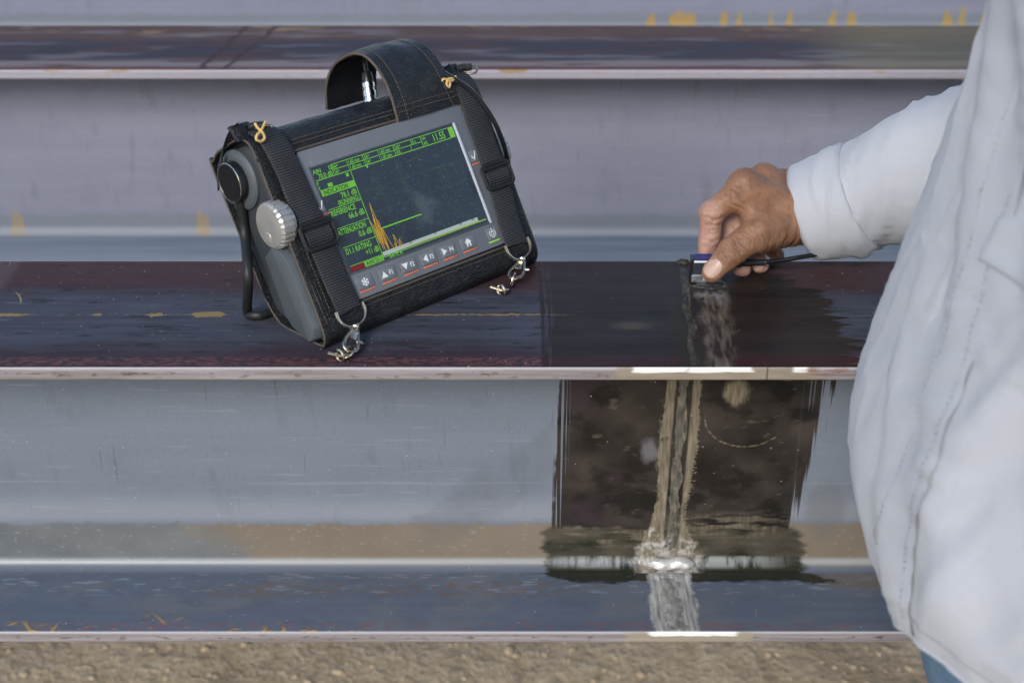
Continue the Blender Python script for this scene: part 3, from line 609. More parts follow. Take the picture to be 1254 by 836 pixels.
for x in xs:
    for (b, c) in pd_:
        wv = .7 * fbm(np.array([[x / 45, b / 30, c / 30]]), 4, 3)[0] if not (-62 < b < 56 and c > -.5) else 0
        k = 1 + (wv * .012); sag = (1.2 if c < -30 else 0) * math.sin((x + 95) / 192 * math.pi)
        V.append((x, b * k if b > -70 else b, c * k - sag * .3))
Fc = grid_faces(len(xs), len(pd_), False, True); n = len(pd_); Fc.append(tuple(range(n))); Fc.append(tuple(range((len(xs) - 1) * n, len(xs) * n))[::-1])
dpart('leather_case', V, Fc, M_LEATH, sharp=60)
# leather rims at both ends, raw tan edge, and stitched seams along the face
def rim(x, k=1.0): return [(x, b * k, c * k - (1 - k) * 10) for (b, c) in pd_]
for x, sgn in ((-95, -1), (97, 1)):
    P0 = [(x, b, c) for (b, c) in pd_]; outr = []
    cen = np.array([0, -30.0])
    V = []
    for (b, c) in pd_:
        q = np.array([b, c]); r_ = q - cen; r_ /= np.linalg.norm(r_)
        for dx, dr in ((0, .1), (sgn * 5, .9), (sgn * 6.2, .2), (sgn * 6.2, -1.6), (0, -2.4)): V.append((x + dx, *(q + r_ * dr)))
    Fc = grid_faces(len(pd_), 5, True, True)
    o = dpart('leather_rim', V, Fc, M_LEATH)
    Vt, Ft = tube_vf(catmull([(x + sgn * 6.0, *(np.array([b, c]) * .992 + np.array([0, -.2]))) for (b, c) in pd_[::2]], 2, True), .75, 6, True); dpart('raw_edge', Vt, Ft, M_EDGE, o)
def stitches(pts, name='stitching', r=.28, step=2.6, parent=dev):
    P = catmull(pts, 12); seg = np.linalg.norm(np.diff(P, axis=0), axis=1); cum = np.concatenate([[0], np.cumsum(seg)]); mb = MB()
    for s in np.arange(0, cum[-1] - step * .7, step):
        A = np.array([np.interp(t, cum, P[:, k]) for t in (s, s + step * .35, s + step * .72) for k in range(3)]).reshape(3, 3); mb.add(*tube_vf(A, r, 5))
    me = mesh(name, np.asarray(mb.V) * SD, mb.F, M_STITCH); return obj(name, me, parent)
def seamtube(pts, r, name='seam_welt', mat=None): Vt, Ft = tube_vf(catmull(pts, 10), r, 8); return dpart(name, Vt, Ft, mat or M_EDGE)
seamtube([(-75, 53.6, .6), (0, 53.8, 1.0), (82, 53.0, .6)], 1.0); stitches([(-76, 58.5, .55), (0, 58.8, .9), (84, 58, .5)]); stitches([(-76, 61.5, .2), (0, 61.6, .5), (84, 61, .2)])
seamtube([(-73, -59.6, .3), (0, -59.8, .5), (92, -60.5, .3)], .9); stitches([(-73, -63.2, .35), (0, -63.4, .6), (92, -64, .3)])
seamtube([(-75.5, 53, .9), (-74, 40, .9), (-72.5, 0, .9), (-71, -58, .7)], .9); seamtube([(80, 52, .9), (82, 10, .9), (82.5, -59, .7)], .9)
# stitched edge flap of the left end, showing beside the strap
for off, r_ in ((0, 1.1), (3.2, .9)): seamtube([(-97 + off, 62, -3), (-97.5 + off, 30, -1.2), (-97.5 + off, -20, -.8), (-96.5 + off, -62, -1.0), (-94 + off, -74, -4)], r_, mat=M_LEATH if off else M_EDGE)
stitches([(-91, 50, .4), (-91.5, 0, .4), (-91, -58, .4)])

# ---- bezel with display and keys
V, Fc = prism_vf(rrect(-72.5, -58, 80, 52.3, 4), .4, 2.0, .9); bez = dpart('bezel', V, Fc, M_BEZEL)
V, Fc = prism_vf(rrect(-65.8, -39.2, 65.8, 39.2, 1.2), 1.0, 2.25, .15); scr = dpart('display', V, Fc, M_SCREEN)
fr = MB()
for a0, b0, a1, b1 in ((-66.8, 38.7, 66.8, 39.9), (-66.8, -39.9, 66.8, -38.7), (-66.8, -38.7, -65.5, 38.7)): fr.add(*box_vf((a0, b0, 1.5), (a1, b1, 2.7), .3))
dpart('display_frame', fr.V, fr.F, M_SIDE, bez)
V, Fc = tube_vf([(67.2, 39.5, 2.0), (67.2, 0, 2.1), (67.2, -40, 2.0)], 1.5, 12); dpart('glare_strip', V, Fc, plain('painted_glare_strip', (.35, .38, .42), .12, spec=.8), bez)  # added ridge in a paler tone, stands for glare on the bezel edge
def text_vf(s, x, y, h, w=None, z=2.5, align='LEFT', cond=.8):
    cu = bpy.data.curves.new('t', 'FONT'); cu.body = s; cu.size = h * 1.38; cu.align_x = align; cu.resolution_u = 3; cu.offset = .018 * h * 1.38
    ob = bpy.data.objects.new('t', cu); me = bpy.data.meshes.new_from_object(ob)
    V = np.array([v.co[:] for v in me.vertices]) if len(me.vertices) else np.zeros((0, 3)); Fc = [tuple(p.vertices) for p in me.polygons]
    bpy.data.objects.remove(ob); bpy.data.curves.remove(cu); bpy.data.meshes.remove(me)
    if len(V):
        V[:, 0] *= cond
        if w: V[:, 0] *= w / max(1e-6, np.abs(V[:, 0]).max())
        V = V + np.array([x, y, z])
    return V, Fc
def rect(x0, y0, x1, y1, z=2.42): return [(x0, y0, z), (x1, y0, z), (x1, y1, z), (x0, y1, z)], [(0, 1, 2, 3)]
def line(pts, w, z=2.44):
    mb = MB()
    for p, q in zip(pts[:-1], pts[1:]):
        p = np.array(p, float); q = np.array(q, float); d = (q - p) / np.linalg.norm(q - p); nn = np.array([-d[1], d[0]]) * w / 2
        mb.add([(*(p - nn), z), (*(q - nn), z), (*(q + nn), z), (*(p + nn), z)], [(0, 1, 2, 3)])
    return mb.V, mb.F
gm = MB()
for args in (('AIN', -65.2, 34.0, 3.3, 7), ('78.1 dB', -50.0, 12.6, 4.0, 13.6), ('(RUNNING)', -54.5, 8.2, 3.7, 18.2), ('REFERENCE', -63.3, 2.6, 4.1, 21.5), ('66.6 dB', -50.0, -2.6, 4.2, 13.6), ('ATTENUATION', -63.3, -11.6, 4.2, 24), ('0.6 dB', -47.5, -16.8, 4.2, 11.4), ('D1.1 RATING', -63.3, -25.6, 4.2, 22.5), ('+11 dB', -47.5, -30.6, 4.2, 11.4), ('GATE A', -30.5, -38.3, 2.9, 12.5), ('70.0 dB', -62, 29.9, 3.6, 12), ('P', -65.2, 25.8, 2.6), ('E', -65.2, 22.5, 2.6)): gm.add(*text_vf(*args))
gm.add(*text_vf('0.2', -51.5, 34.2, 3.0, align='LEFT')); gm.add(*text_vf('11.55', 43.2, 30.6, 5.6, cond=.72))
for (a, b) in ((-48, 33.9), (-48, 30.0), (-20, 33.9), (-20, 30.0)):
    gm.add(*text_vf('SA^', a, b, 2.6)); gm.add(*text_vf('11.60 mm', a + 12, b, 2.6))
gm.add(*text_vf('DA^', 8, 33.9, 2.6)); gm.add(*text_vf('30 s', 23, 33.9, 2.6)); gm.add(*text_vf('A%', 8, 30.0, 2.6)); gm.add(*text_vf('SA', 34, 34.0, 2.6)); gm.add(*text_vf('A%', 34, 30.2, 2.6))
for x in (-49, -21, 7, 33, 60): gm.add(*line([(x, 29.4), (x, 37.4)], .55))
gm.add(*line([(-49, 37.2), (61, 37.2)], .5)); gm.add(*line([(-49, 33.3), (33, 33.3)], .5)); gm.add(*line([(-64.8, 29.3), (60, 29.3)], .6)); gm.add(*line([(22, 29.4), (22, 33.2)], .4))
gm.add(*rect(60.2, 29.2, 64.6, 37.4)); gm.add(*line([(-35, 29.2), (-35, -36.6)], .6)); gm.add(*rect(-64.4, 17.6, -35, 22.2)); gm.add(*rect(-57, 22.8, -53, 25.4)); gm.add(*rect(-21, 27.3, -19.6, 29.2))
for y in (7.6, -6.6, -20.4, -34.0): gm.add(*line([(-64, y), (-35, y)], .45))
gm.add(*rect(-52, -38.2, -35.2, -34.4)); gm.add(*line([(-28, -16.4), (9.5, -16.4)], .95)); gm.add(*line([(-34.5, -36.2), (64, -36.2)], .6)); gm.add(*rect(-39.8, 25.8, -37.4, 28.2))
obj('screen_readout', mesh('screen_readout', np.asarray(gm.V) * SD, gm.F, M_GRN, False), scr)
def sprint(nm, VF, mat):
    o = obj(nm, mesh(nm, np.asarray(VF[0]) * SD, VF[1], mat, False), scr); return o
sprint('screen_word', text_vf('INDICATION', -62.8, 18.2, 3.5, 21.5, z=2.6), M_DARKT)
sprint('screen_word', text_vf('AWS D1.1', -50.8, -37.6, 2.9, 14.5, z=2.6), M_DARKT)
dm = MB()
for x, t in ((-10, '25.0'), (14, '50'), (38, '75.0'), (50, '100.1')): dm.add(*text_vf(t, x, -33.6, 1.5, z=2.62))
sprint('screen_scale_numbers', (dm.V, dm.F), M_DARKT)['kind'] = 'stuff'
pm = MB(); pm.add(*rect(-34.4, -35.4, 56.5, -32.4, 2.40)); obj('screen_scale_bar', mesh('screen_scale_bar', np.asarray(pm.V) * SD, pm.F, M_PALE, False), scr)
am = MB()
am.add(*line([(-34.3, -9), (-33.6, -26), (-33, -12), (-32.5, -30), (-31.6, -8), (-31.2, -33), (-30.5, -4), (-29.8, 3.2), (-28.6, -20), (-28.0, -33), (-27.2, -16), (-26, -24), (-23.4, -34)], .42)); am.add(*line([(-32.6, -31), (-30.9, -5), (-30.2, -28), (-29.3, -6), (-28.9, -32), (-27.8, -10)], .4))
am.add(*line([(-23, -34.6), (-21.5, -29), (-20.8, -34), (-20.3, -23), (-18.6, -30), (-18, -34), (-16.8, -27.5), (-15.4, -34.8)], .4)); am.add(*line([(-14, -34.8), (-11, -33.6), (-9, -35), (-5, -34.6), (10, -35.3), (56, -35.7), (64, -35.9)], .4))
obj('screen_echo_trace', mesh('screen_echo_trace', np.asarray(am.V) * SD, am.F, M_AMB, False), scr)
rm = MB(); rm.add(*rect(-64.4, -38.2, -52.4, -34.6)); obj('screen_red_field', mesh('screen_red_field', np.asarray(rm.V) * SD, rm.F, M_RED, False), scr)
gd = MB()
for x in np.arange(-35 + 20, 64, 19.8):
    for y in np.arange(-31, 28, 1.9): gd.add(*rect(x - .16, y - .2, x + .16, y + .2, 2.41))
for y in (-4, 12):
    for x in np.arange(-33, 64, 2.0): gd.add(*rect(x - .2, y - .15, x + .2, y + .15, 2.41))
for k in range(150):
    x, y = RNG.uniform(-33, 63), RNG.uniform(-30, 27); s = RNG.uniform(.15, .36); gd.add(*rect(x - s, y - s, x + s, y + s, 2.41))
obj('screen_dot_grid', mesh('screen_dot_grid', np.asarray(gd.V) * SD, gd.F, M_GRND, False), scr)
def tri(cx, cy, s, d): return {'u': [(cx - s, cy - s * .8), (cx + s, cy - s * .8), (cx, cy + s * .8)], 'd': [(cx - s, cy + s * .8), (cx, cy - s * .8), (cx + s, cy + s * .8)], 'l': [(cx + s * .8, cy - s), (cx + s * .8, cy + s), (cx - s * .7, cy)], 'r': [(cx - s * .8, cy - s), (cx + s * .7, cy), (cx - s * .8, cy + s)]}[d]
def key(x, y, kind, w=14, h=9):
    V, Fc = prism_vf(rrect(x - w / 2, y - h / 2, x + w / 2, y + h / 2, 1.3, 3), 1.6, 2.75, .5); o = dpart('key', V, Fc, M_BEZEL, bez); mb = MB(); z = 2.9
    if kind in 'udlr':
        mb.add([(*p, z) for p in tri(x - 3.4, y, 2.9, kind)], [(0, 1, 2)]); mb.add(*text_vf({'u': 'F1', 'd': 'F2', 'l': 'F3', 'r': 'F4'}[kind], x + .9, y - 1.7, 3.6, z=z))
    elif kind == '*':
        for a in (30, 90, 150): d = np.array([math.cos(R(a)), math.sin(R(a))]) * 3.0; mb.add(*line([(x - d[0], y - d[1]), (x + d[0], y + d[1])], .8, z))
        for a in range(30, 390, 60):
            c_ = np.array([x, y]) + 2.3 * np.array([math.cos(R(a)), math.sin(R(a))]); t = np.array([-math.sin(R(a)), math.cos(R(a))]) * 1.0; mb.add(*line([tuple(c_ - t), tuple(c_ + t)], .7, z + .02))
    elif kind == 'h':
        mb.add([(x - 3.2, y + .2, z), (x + 3.2, y + .2, z), (x, y + 3.4, z)], [(0, 1, 2)]); mb.add(*rect(x - 2.1, y - 2.8, x - .7, y + .2, z)); mb.add(*rect(x + .7, y - 2.8, x + 2.1, y + .2, z)); mb.add(*rect(x - .7, y - .8, x + .7, y + .2, z))
    elif kind == 'p':
        for r0, a0, a1 in ((2.9, 125, 415), (1.4, 0, 360)): mb.add(*line([(x + r0 * math.cos(R(a)), y + r0 * math.sin(R(a))) for a in np.linspace(a0, a1, 18)], .6, z))
        mb.add(*line([(x, y + .4), (x, y + 4)], .7, z + .02))
    elif kind == 'c': mb.add(*line([(x - 2.2, y + .4), (x - .4, y - 2.8), (x + 2.4, y + 3.6)], 1.0, z))
    obj('symbol', mesh('symbol', np.asarray(mb.V) * SD, mb.F, M_WHITE, False), o)
    bw = 5.6 if kind in 'pc' else 6.8; V, Fc = box_vf((x - bw, y - h / 2 - 2.2, 1.6), (x + bw, y - h / 2 - .9, 2.5), .2); dpart('colour_bar', V, Fc, M_LIME if kind == 'p' else M_ORANGE, o)
for x, kd in ((-57, '*'), (-36.5, 'u'), (-17, 'd'), (1.5, 'l'), (20.5, 'r'), (40, 'h'), (64.5, 'p')): key(x, -47.6, kd, w=10 if kd == 'p' else 14)
key(-69.0, 12.0, 'c', 6, 9); key(73.8, 11.5, 'c', 9, 9)

# ---- plastic end caps that stick out of the case, black pivot caps, dials, battery door
for sgn, xb in ((-1, -95), (1, 97)):
    cap = MB(); ins = [(b * .93 - 1, c * .86 - 3) for (b, c) in pd_]; n = len(ins); Vc = []
    for dx, k in ((0, 1.0), (2.6, 1.0), (4.2, .97), (5.0, .90)):
        for (b, c) in ins: Vc.append((xb + sgn * dx, b * k, (c + 30) * k - 30))
    Fcc = grid_faces(4, n, False, True); Fcc.append(tuple(range(3 * n, 4 * n))); o = dpart('end_cap', Vc, Fcc, M_CAPD, sharp=35)
    x0 = xb + sgn * 4.7
    # boss and pivot cap
    V, Fc = lathe_vf([(0, 21.5), (2, 21.5), (4, 19.5), (4.4, 17)], 40); dpart('boss', [(x0 + sgn * h, b + 49, c - 31) for h, b, c in V], Fc, M_SIDE, o)
    V, Fc = lathe_vf([(2, 14.6), (9.5, 14.6), (10.6, 14.0), (11.0, 13.2), (11.0, 12.9), (10.6, 12.5), (10.5, .5)], 48); dpart('pivot_cap', [(x0 + sgn * h, b + 49, c - 31) for h, b, c in V], Fc, M_BLACK)
    Vt, Ft = tube_vf([(x0 + sgn * 10.4, 49 + 13.9 * math.cos(a), -31 + 13.9 * math.sin(a)) for a in np.linspace(0, 2 * math.pi, 48, False)], .35, 6, True, ref=(1, 0, 0)); dpart('chrome_ring', Vt, Ft, M_CHROME)
    # knurled dial
    kn = lambda h, r, a: r * (1 - (.065 * (math.cos(a * 24) < -.1) if 2 < h < 12.4 and r > 14 else 0))
    V, Fc = lathe_vf([(0, 14.6), (2.5, 15.8), (3.2, 16.8), (11.4, 16.8), (12.3, 16.2), (13.4, 15.0), (13.6, 14.2), (13.4, .4)], 192, fn=kn); xd, cd_ = (x0 + 5.5, -7) if sgn < 0 else (dl(611, 188, -24)[0] - 13.4, -24)
    dd = dpart('dial', [(xd + sgn * h, b + 10.5, c + cd_) for h, b, c in V], Fc, M_ALU, sharp=25)
    V, Fc = nets(lambda P: np.maximum(ell(P, (0, 0, 0), (2.2, 4.2, 4.2)), P[..., 0] - 1.2), (-3, -5, -5), (3, 5, 5), .5); dpart('finger_dimple', [(xd + sgn * 12.6 + sgn * p[0], p[1] + 4.0, p[2] + cd_ - 6.0) for p in V], [f[::-1] for f in Fc.tolist()] if sgn < 0 else Fc, M_ALU, dd)
    # wedge shaped battery door below the dial
    wp = [(-6, -40), (-2, -18), (-6, -9), (-16, -3.5), (-66, -3.5), (-73, -8), (-74, -16), (-60, -39), (-50, -43)]
    V = [(x0 - sgn * 1, b, c) for b, c in wp] + [(x0 + sgn * (6.0 if c > -22 else 1.8), b * .97 - 1.2, c * .9 - 2) for b, c in wp]; m_ = len(wp)
    bm = bmesh.new(); vs = [bm.verts.new(v) for v in V]; [bm.faces.new((vs[i], vs[(i + 1) % m_], vs[m_ + (i + 1) % m_], vs[m_ + i])) for i in range(m_)]
    rdg = [m_ + i for i in (1, 2, 3, 4, 5, 6)]; bm.faces.new([vs[i] for i in rdg]); bm.faces.new([vs[i] for i in (m_ + 6, m_ + 7, m_ + 8, m_, m_ + 1)])
    bmesh.ops.recalc_face_normals(bm, faces=bm.faces[:]); bmesh.ops.bevel(bm, geom=bm.edges[:], offset=.9, segments=2, profile=.5, affect='EDGES'); bm.verts.index_update()
    V = [tuple(v.co) for v in bm.verts]; Fc = [tuple(v.index for v in f.verts) for f in bm.faces]; bm.free(); dpart('battery_door', V, Fc, M_SIDE, sharp=35)

# ---- bail stand: a bent black rod from cap to cap, its foot on the flange
xl, xr = -95 - 4.7 - 5.5, 97 + 4.7 + 5.5
ft = w2d(onz(303, 381, 4.2)); ft2 = w2d(onz(313, 386, 4.0)); ft3 = w2d(onz(338, 379, 4.0))
st_l = [np.array((xl, 40, -32)), np.array((xl + 1, 14, -47)), w2d(onz(304, 340, 42)), ft, ft2, ft3]
Vt, Ft = tube_vf(catmull(st_l + [np.array(((xl + xr) / 2, ft3[1], ft3[2]))] + [np.array((xl + xr - p[0], p[1], p[2])) for p in st_l[::-1]], 8), 3.6, 12); dpart('bail_stand', Vt, Ft, M_RUB)

# ---- carrying straps with sliders, D-rings and snap hooks
def strap(a_of, top, bot, hw, buckle_b, ring_c):
    path = catmull([(a_of(75), 78, -26), (a_of(76), 77.5, -15), (a_of(72), 73, -6), (a_of(62), 64, 1.0), (a_of(48), 50, 3.4), (a_of(20), 20, 3.6), (a_of(buckle_b + 11), buckle_b + 11, 4.2), (a_of(buckle_b), buckle_b, 6.2), (a_of(buckle_b - 11), buckle_b - 11, 4.4), (a_of(-35), -35, 3.2), (a_of(bot), bot, 3.0)], 8)
    V = []
    for i, p in enumerate(path):
        t = path[min(i + 1, len(path) - 1)] - path[max(i - 1, 0)]; t /= np.linalg.norm(t); nn = np.cross(np.array([1.0, 0, 0]), t); nn /= np.linalg.norm(nn); sd_ = np.cross(t, nn); sd_ = np.array([1.0, 0, 0]) - t * t[0]; sd_ /= np.linalg.norm(sd_)
        if nn[2] < 0 and i > 12: nn = -nn
        for s, h in ((-1, 0), (-1, 1.1), (-.9, 1.5), (0, 1.7), (.9, 1.5), (1, 1.1), (1, 0)): V.append(p + sd_ * s * hw + nn * h)
    o = dpart('strap', V, grid_faces(len(path), 7, False, True), M_WEBB, sharp=70)
    # slider
    a0 = a_of(buckle_b); Vt, Ft = tube_vf([(x, y, 7.4) for x, y in rrect(a0 - hw - 3.4, buckle_b - 9, a0 + hw + 3.0, buckle_b + 9, 4)], 1.5, 8, True); sl = dpart('slider', Vt, Ft, M_RUB, o)
    Vt, Ft = tube_vf([(a0 - hw - 2, buckle_b + 6.4, 8.0), (a0 + hw + 2, buckle_b + 6.4, 8.0)], 1.4, 8); dpart('slider_bar', Vt, Ft, M_RUB, o)
    V = []                                                  # webbing bulging over the slider bar
    for k in range(9):
        t = k / 8; b = buckle_b - 7 + 12.5 * t; c = 6.6 + 3.0 * math.sin(math.pi * t)
        for s in (-1, 1): V.append((a0 + s * (hw - .6), b, c))
    dpart('strap_fold', V, grid_faces(9, 2), M_WEBB, o)
    # D-ring
    ab = a_of(bot); b0 = bot
    ring = [(ab - hw - 1.2, b0 + 2, 4.2), (ab - hw - 1.2, b0 - 4, 4.4), (ab - hw + 2, b0 - 9, 4.0), (ab - 2.5, b0 - 11.5, 3.2), (ab + 2.5, b0 - 11.5, 3.2), (ab + hw - 2, b0 - 9, 4.0), (ab + hw + 1.2, b0 - 4, 4.4), (ab + hw + 1.2, b0 + 2, 4.2)]
    Vt, Ft = tube_vf(catmull(ring, 5), 1.15, 8); dpart('d_ring', Vt, Ft, M_NICK, o)
    return o, np.array([ab, b0 - 11.5, 3.0])
sL, endL = strap(lambda b: -85.5 + (75 - b) * .055, 75, -62, 10.2, -6, 0)
sR, endR = strap(lambda b: 91.5 - (75 - b) * .070, 75, -62, 10.2, -8, 0)
def snap(parent, p, q, tilt):
    """swivel snap hook hanging from p towards the ring at q"""
    p = np.array(p); q = np.array(q); d = q - p; L = np.linalg.norm(d); d /= L; s = np.cross(d, [0, 0, 1.0]); s /= np.linalg.norm(s); s = s * math.cos(tilt) + np.cross(d, s) * math.sin(tilt)
    root = None
    V, Fc = lathe_vf([(-2, 1.6), (-1.4, 2.8), (1.0, 3.1), (1.8, 2.2), (2.6, 2.4), (4.4, 2.0)], 14); nn = np.cross(d, s)
    root = dpart('snap_hook', [p + d * h + s * b + nn * c for h, b, c in V], Fc, M_NICK, parent)
    body = [(2, -2.0), (8, -3.4), (13, -4.6), (17, -5.2), (21, -4.2), (24, -1.2), (24.5, 2.0), (22, 5.0), (17, 5.6), (12, 4.4), (7, 3.0), (3, 2.0)]
    Vt, Ft = tube_vf(catmull([p + d * h + s * b for h, b in body], 5, True), 1.35, 8, True, ref=nn); dpart('hook_frame', Vt, Ft, M_NICK, root)
    V, Fc = box_vf((4, -2.6, -.8), (12, 2.6, .8), .5); dpart('hook_plate', [p + d * h + s * b + nn * c for h, b, c in V], Fc, M_NICK, root)
    Vt, Ft = tube_vf([p + d * 11 - s * 4 + nn * .4, p + d * 10.4 - s * 8.4 + nn * .6], [1.5, 1.2], 8); dpart('thumb_lever', Vt, Ft, M_NICK, root)
    c0 = p + d * 25.5 + s * .5; Vt, Ft = tube_vf([c0 + (d * math.cos(a) * 5.2 + nn * math.sin(a) * 5.2 + s * math.sin(a) * 1.5) for a in np.linspace(0, 2 * math.pi, 24, False)], .85, 7, True); dpart('split_ring', Vt, Ft, M_NICK, root)
    return root
lowL = w2d(onz(426, 437, 4)); lowR = w2d(onz(622, 358, 4))
hL = snap(sL, endL + np.array([0, -1.0, 0]), lowL, .1); hR = snap(sR, endR + np.array([0, -1.0, 0]), lowR, .9)
for hk, (px, py), (px2, py2) in ((hL, (426, 433), (402, 430)), (hR, (621, 354), (601, 349))):
    a = w2d(onz(px, py + 2, 3)); b = w2d(onz(px2, py2 + 2, 5)); m_ = (a + b) / 2 + np.array([0, -1.5, 2])
    Vt, Ft = tube_vf(catmull([a, (a + m_) / 2 + [0, 0, 1.5], m_, (m_ + b) / 2, b], 5), [1.7] * 8 + [1.3] * 13, 8); dpart('case_loop', Vt, Ft, M_NICK, hk)
    Vt, Ft = tube_vf([m_ + np.array([0, math.cos(t), math.sin(t)]) * 4.2 for t in np.linspace(0, 6.28, 16, False)], 1.1, 6, True, ref=(1, 0, 0)); dpart('case_ring', Vt, Ft, M_NICK, hk)

# ---- shoulder tabs with snaps and rubber bands
for sgn, a0 in ((-1, -97), (1, 94)):
    V, Fc = box_vf((a0 - 9, 71, -13), (a0 + 8, 84, -9), 1.6, 3); V = [(x, y, z + .35 * (y - 77) * -1) for x, y, z in V]; tb = dpart('leather_tab', V, Fc, M_LEATH)
    V, Fc = lathe_vf([(0, 4.4), (.8, 4.4), (1.4, 3.4), (1.4, .3)], 20); dpart('snap_stud', [(a0 - 2 + b, 78.5 + c, -9.6 + h) for h, b, c in V], Fc, M_BLACK, tb)
    V, Fc = tube_vf(catmull([(a0 + 10, 74, -9), (a0 + 15, 77, -7), (a0 + 20, 75, -6), (a0 + 16, 71.5, -5)], 6, True), .9, 7, True); dpart('small_ring', V, Fc, M_NICK, tb)
    V, Fc = tube_vf(catmull([(a0 + 4, 79, -10), (a0 + 9, 78.5, -8), (a0 + 15, 77, -6)], 5), 3.0, 10); dpart('leather_keeper', V, Fc, M_LEATH, tb)
    pw = catmull([(a0 - 12, 52, -44), (a0 - 11, 66, -34), (a0 - 8, 76, -22), (a0 - 3, 80, -14)], 6); V = []
    for p in pw:
        for s_, h in ((-1, 0), (-1, 1.2), (1, 1.2), (1, 0)): V.append(p + np.array([sgn * h, 0, 0]) + np.array([0, .5, .86]) * s_ * 8)
    dpart('back_strap', V, grid_faces(len(pw), 4, False, True), M_WEBB)
def band(px, py, c, pts, nm='rubber_band'):
    Vt, Ft = tube_vf(catmull([dl(px + x, py + y, c + z) for x, y, z in pts], 6), .95, 7); return dpart(nm, Vt, Ft, M_BAND)
band(319, 160, 4, [(-7, -9, 1), (-4, -4, 1.5), (0, 1, 2), (-4, 5, 2), (-5, 11, 1.5), (1, 13, 1), (5, 9, 1.5), (3, 3, 2.4), (1, 0, 2.6), (4, -6, 2), (6, -11, 1)])
band(548, 98, 4, [(-7, 2, 1), (-5, -1, 2), (0, 0, 2.4), (3, 4, 2), (2, 9, 1.4), (-1, 5, 2), (1, -1, 2.6), (7, -2, 2.6), (10, -4, 2), (6, 1, 2.8), (0, 1, 3.0)])

# ---- hand strap: wide leather loop rising from the face and curling over to the back
lp = catmull([(52, 3.0), (58, 4.2), (70, 5.0), (88, 3.0), (104, -6), (113, -20), (115, -38), (112, -54), (102, -68), (86, -78)], 7); V = []; W0, W1 = 19.5, 78.0
def loop_pts(off, a): return
nseg = len(lp); aw = np.linspace(0, 1, 9)
tn = np.gradient(lp, axis=0); tn /= np.linalg.norm(tn, axis=1)[:, None]; nr = np.stack([tn[:, 1] * -1, tn[:, 0]], 1); nr = np.where((nr[:, :1] * 0 + 1) > 0, nr, nr)
inn = np.array([80, -32.0])
for i in range(nseg):
    if (lp[i] - inn) @ nr[i] < 0: nr[i] = -nr[i]
for layer in (0, 1):
    for i in range(nseg):
        s = i / (nseg - 1); l_ = W0 + 1.5 * math.sin(s * 3.1) - 2 * max(0, s - .6); r_ = W1 - 11 * max(0.0, min(1.0, (s - .12) / .5)) ** 1.2 - 3 * max(0, s - .6) + (3 * max(0, .12 - s) / .12)
        for t in aw:
            bulge = .9 * math.sin(math.pi * t) + .5 * fbm(np.array([[s * 4, t * 2.0]]), 6, 2)[0]; q = lp[i] + nr[i] * (bulge if layer == 0 else bulge - 2.6); V.append((l_ + (r_ - l_) * t, q[0], q[1]))
nA = nseg * 9; Fc = grid_faces(nseg, 9) + [tuple(k + nA for k in f[::-1]) for f in grid_faces(nseg, 9)]
for i in range(nseg - 1):
    Fc.append((i * 9, nA + i * 9, nA + (i + 1) * 9, (i + 1) * 9)); Fc.append((i * 9 + 8, (i + 1) * 9 + 8, nA + (i + 1) * 9 + 8, nA + i * 9 + 8))
Fc.append(tuple((nseg - 1) * 9 + k for k in range(9)) + tuple(nA + (nseg - 1) * 9 + k for k in range(8, -1, -1))); Fc.append(tuple(k for k in range(8, -1, -1)) + tuple(nA + k for k in range(9)))
hs = dpart('hand_strap', V, Fc, M_LEATH, sharp=60); HV = np.array(V)
for k in (0, 8):
    Vt, Ft = tube_vf((HV[[i * 9 + k for i in range(nseg)]] + HV[[nA + i * 9 + k for i in range(nseg)]]) / 2, 1.15, 7); dpart('raw_edge', Vt, Ft, M_EDGE, hs)
for k in (1, 7): stitches(HV[[i * 9 + k for i in range(0, nseg, 3)]] + np.array([1.0 if k == 1 else -1.0, 0, .3]), parent=hs)
for bb in (58, 62): stitches([(W0 + 1, bb, 5.0), (50, bb, 5.9), (W1 - 2, bb - .4, 5.0)], parent=hs)
ih = [i for i in range(nseg) if i > nseg * .70]; V = []                      # hook tape inside the free end
for i in ih:
    for k in range(9): V.append(HV[nA + i * 9 + k] * np.array([1, 1, 1]) + np.array([0, *(-nr[i] * .9)]) + RNG.normal(0, .25, 3))
dpart('hook_tape', V, [f[::-1] for f in grid_faces(len(ih), 9)] , M_FELT, hs)

# ---- plug and cable on top
pa = np.array([27.0, 74, -32]); pb = dl(447, 75, -32)
ax = pb - pa; Lx = np.linalg.norm(ax); ax /= Lx; s1 = np.cross(ax, [0, 0, 1.0]); s1 /= np.linalg.norm(s1); s2 = np.cross(ax, s1)
V, Fc = lathe_vf([(0, 5.6), (3, 5.6), (3.4, 4.6), (5, 4.6), (5.4, 5.2), (10, 5.2), (10.4, 4.4), (12, 4.4), (12.4, 5.0), (16, 5.0), (17, 4.0)], 24); plug = dpart('plug', [pa + ax * h + s1 * b + s2 * c for h, b, c in V], Fc, M_CHROME, sharp=30)
V, Fc = lathe_vf([(16.5, 4.4), (20, 4.6), (24, 3.9), (25, 2.6)], 20); dpart('strain_relief', [pa + ax * h + s1 * b + s2 * c for h, b, c in V], Fc, M_BLACK, plug)
cb = [pa + ax * 24, pa + ax * 34, pa + ax * 42 + [6, 0, 0], dl(495, 68, -24), dl(520, 73, -10), dl(548, 92, 4), dl(577, 111, 9), dl(601, 142, 9), dl(615, 172, 2), dl(623, 203, -10), dl(625.5, 228, -26), dl(622, 255, -60)]
Vt, Ft = tube_vf(catmull(cb, 8), 1.9, 8); dpart('cable', Vt, Ft, M_BLACK)

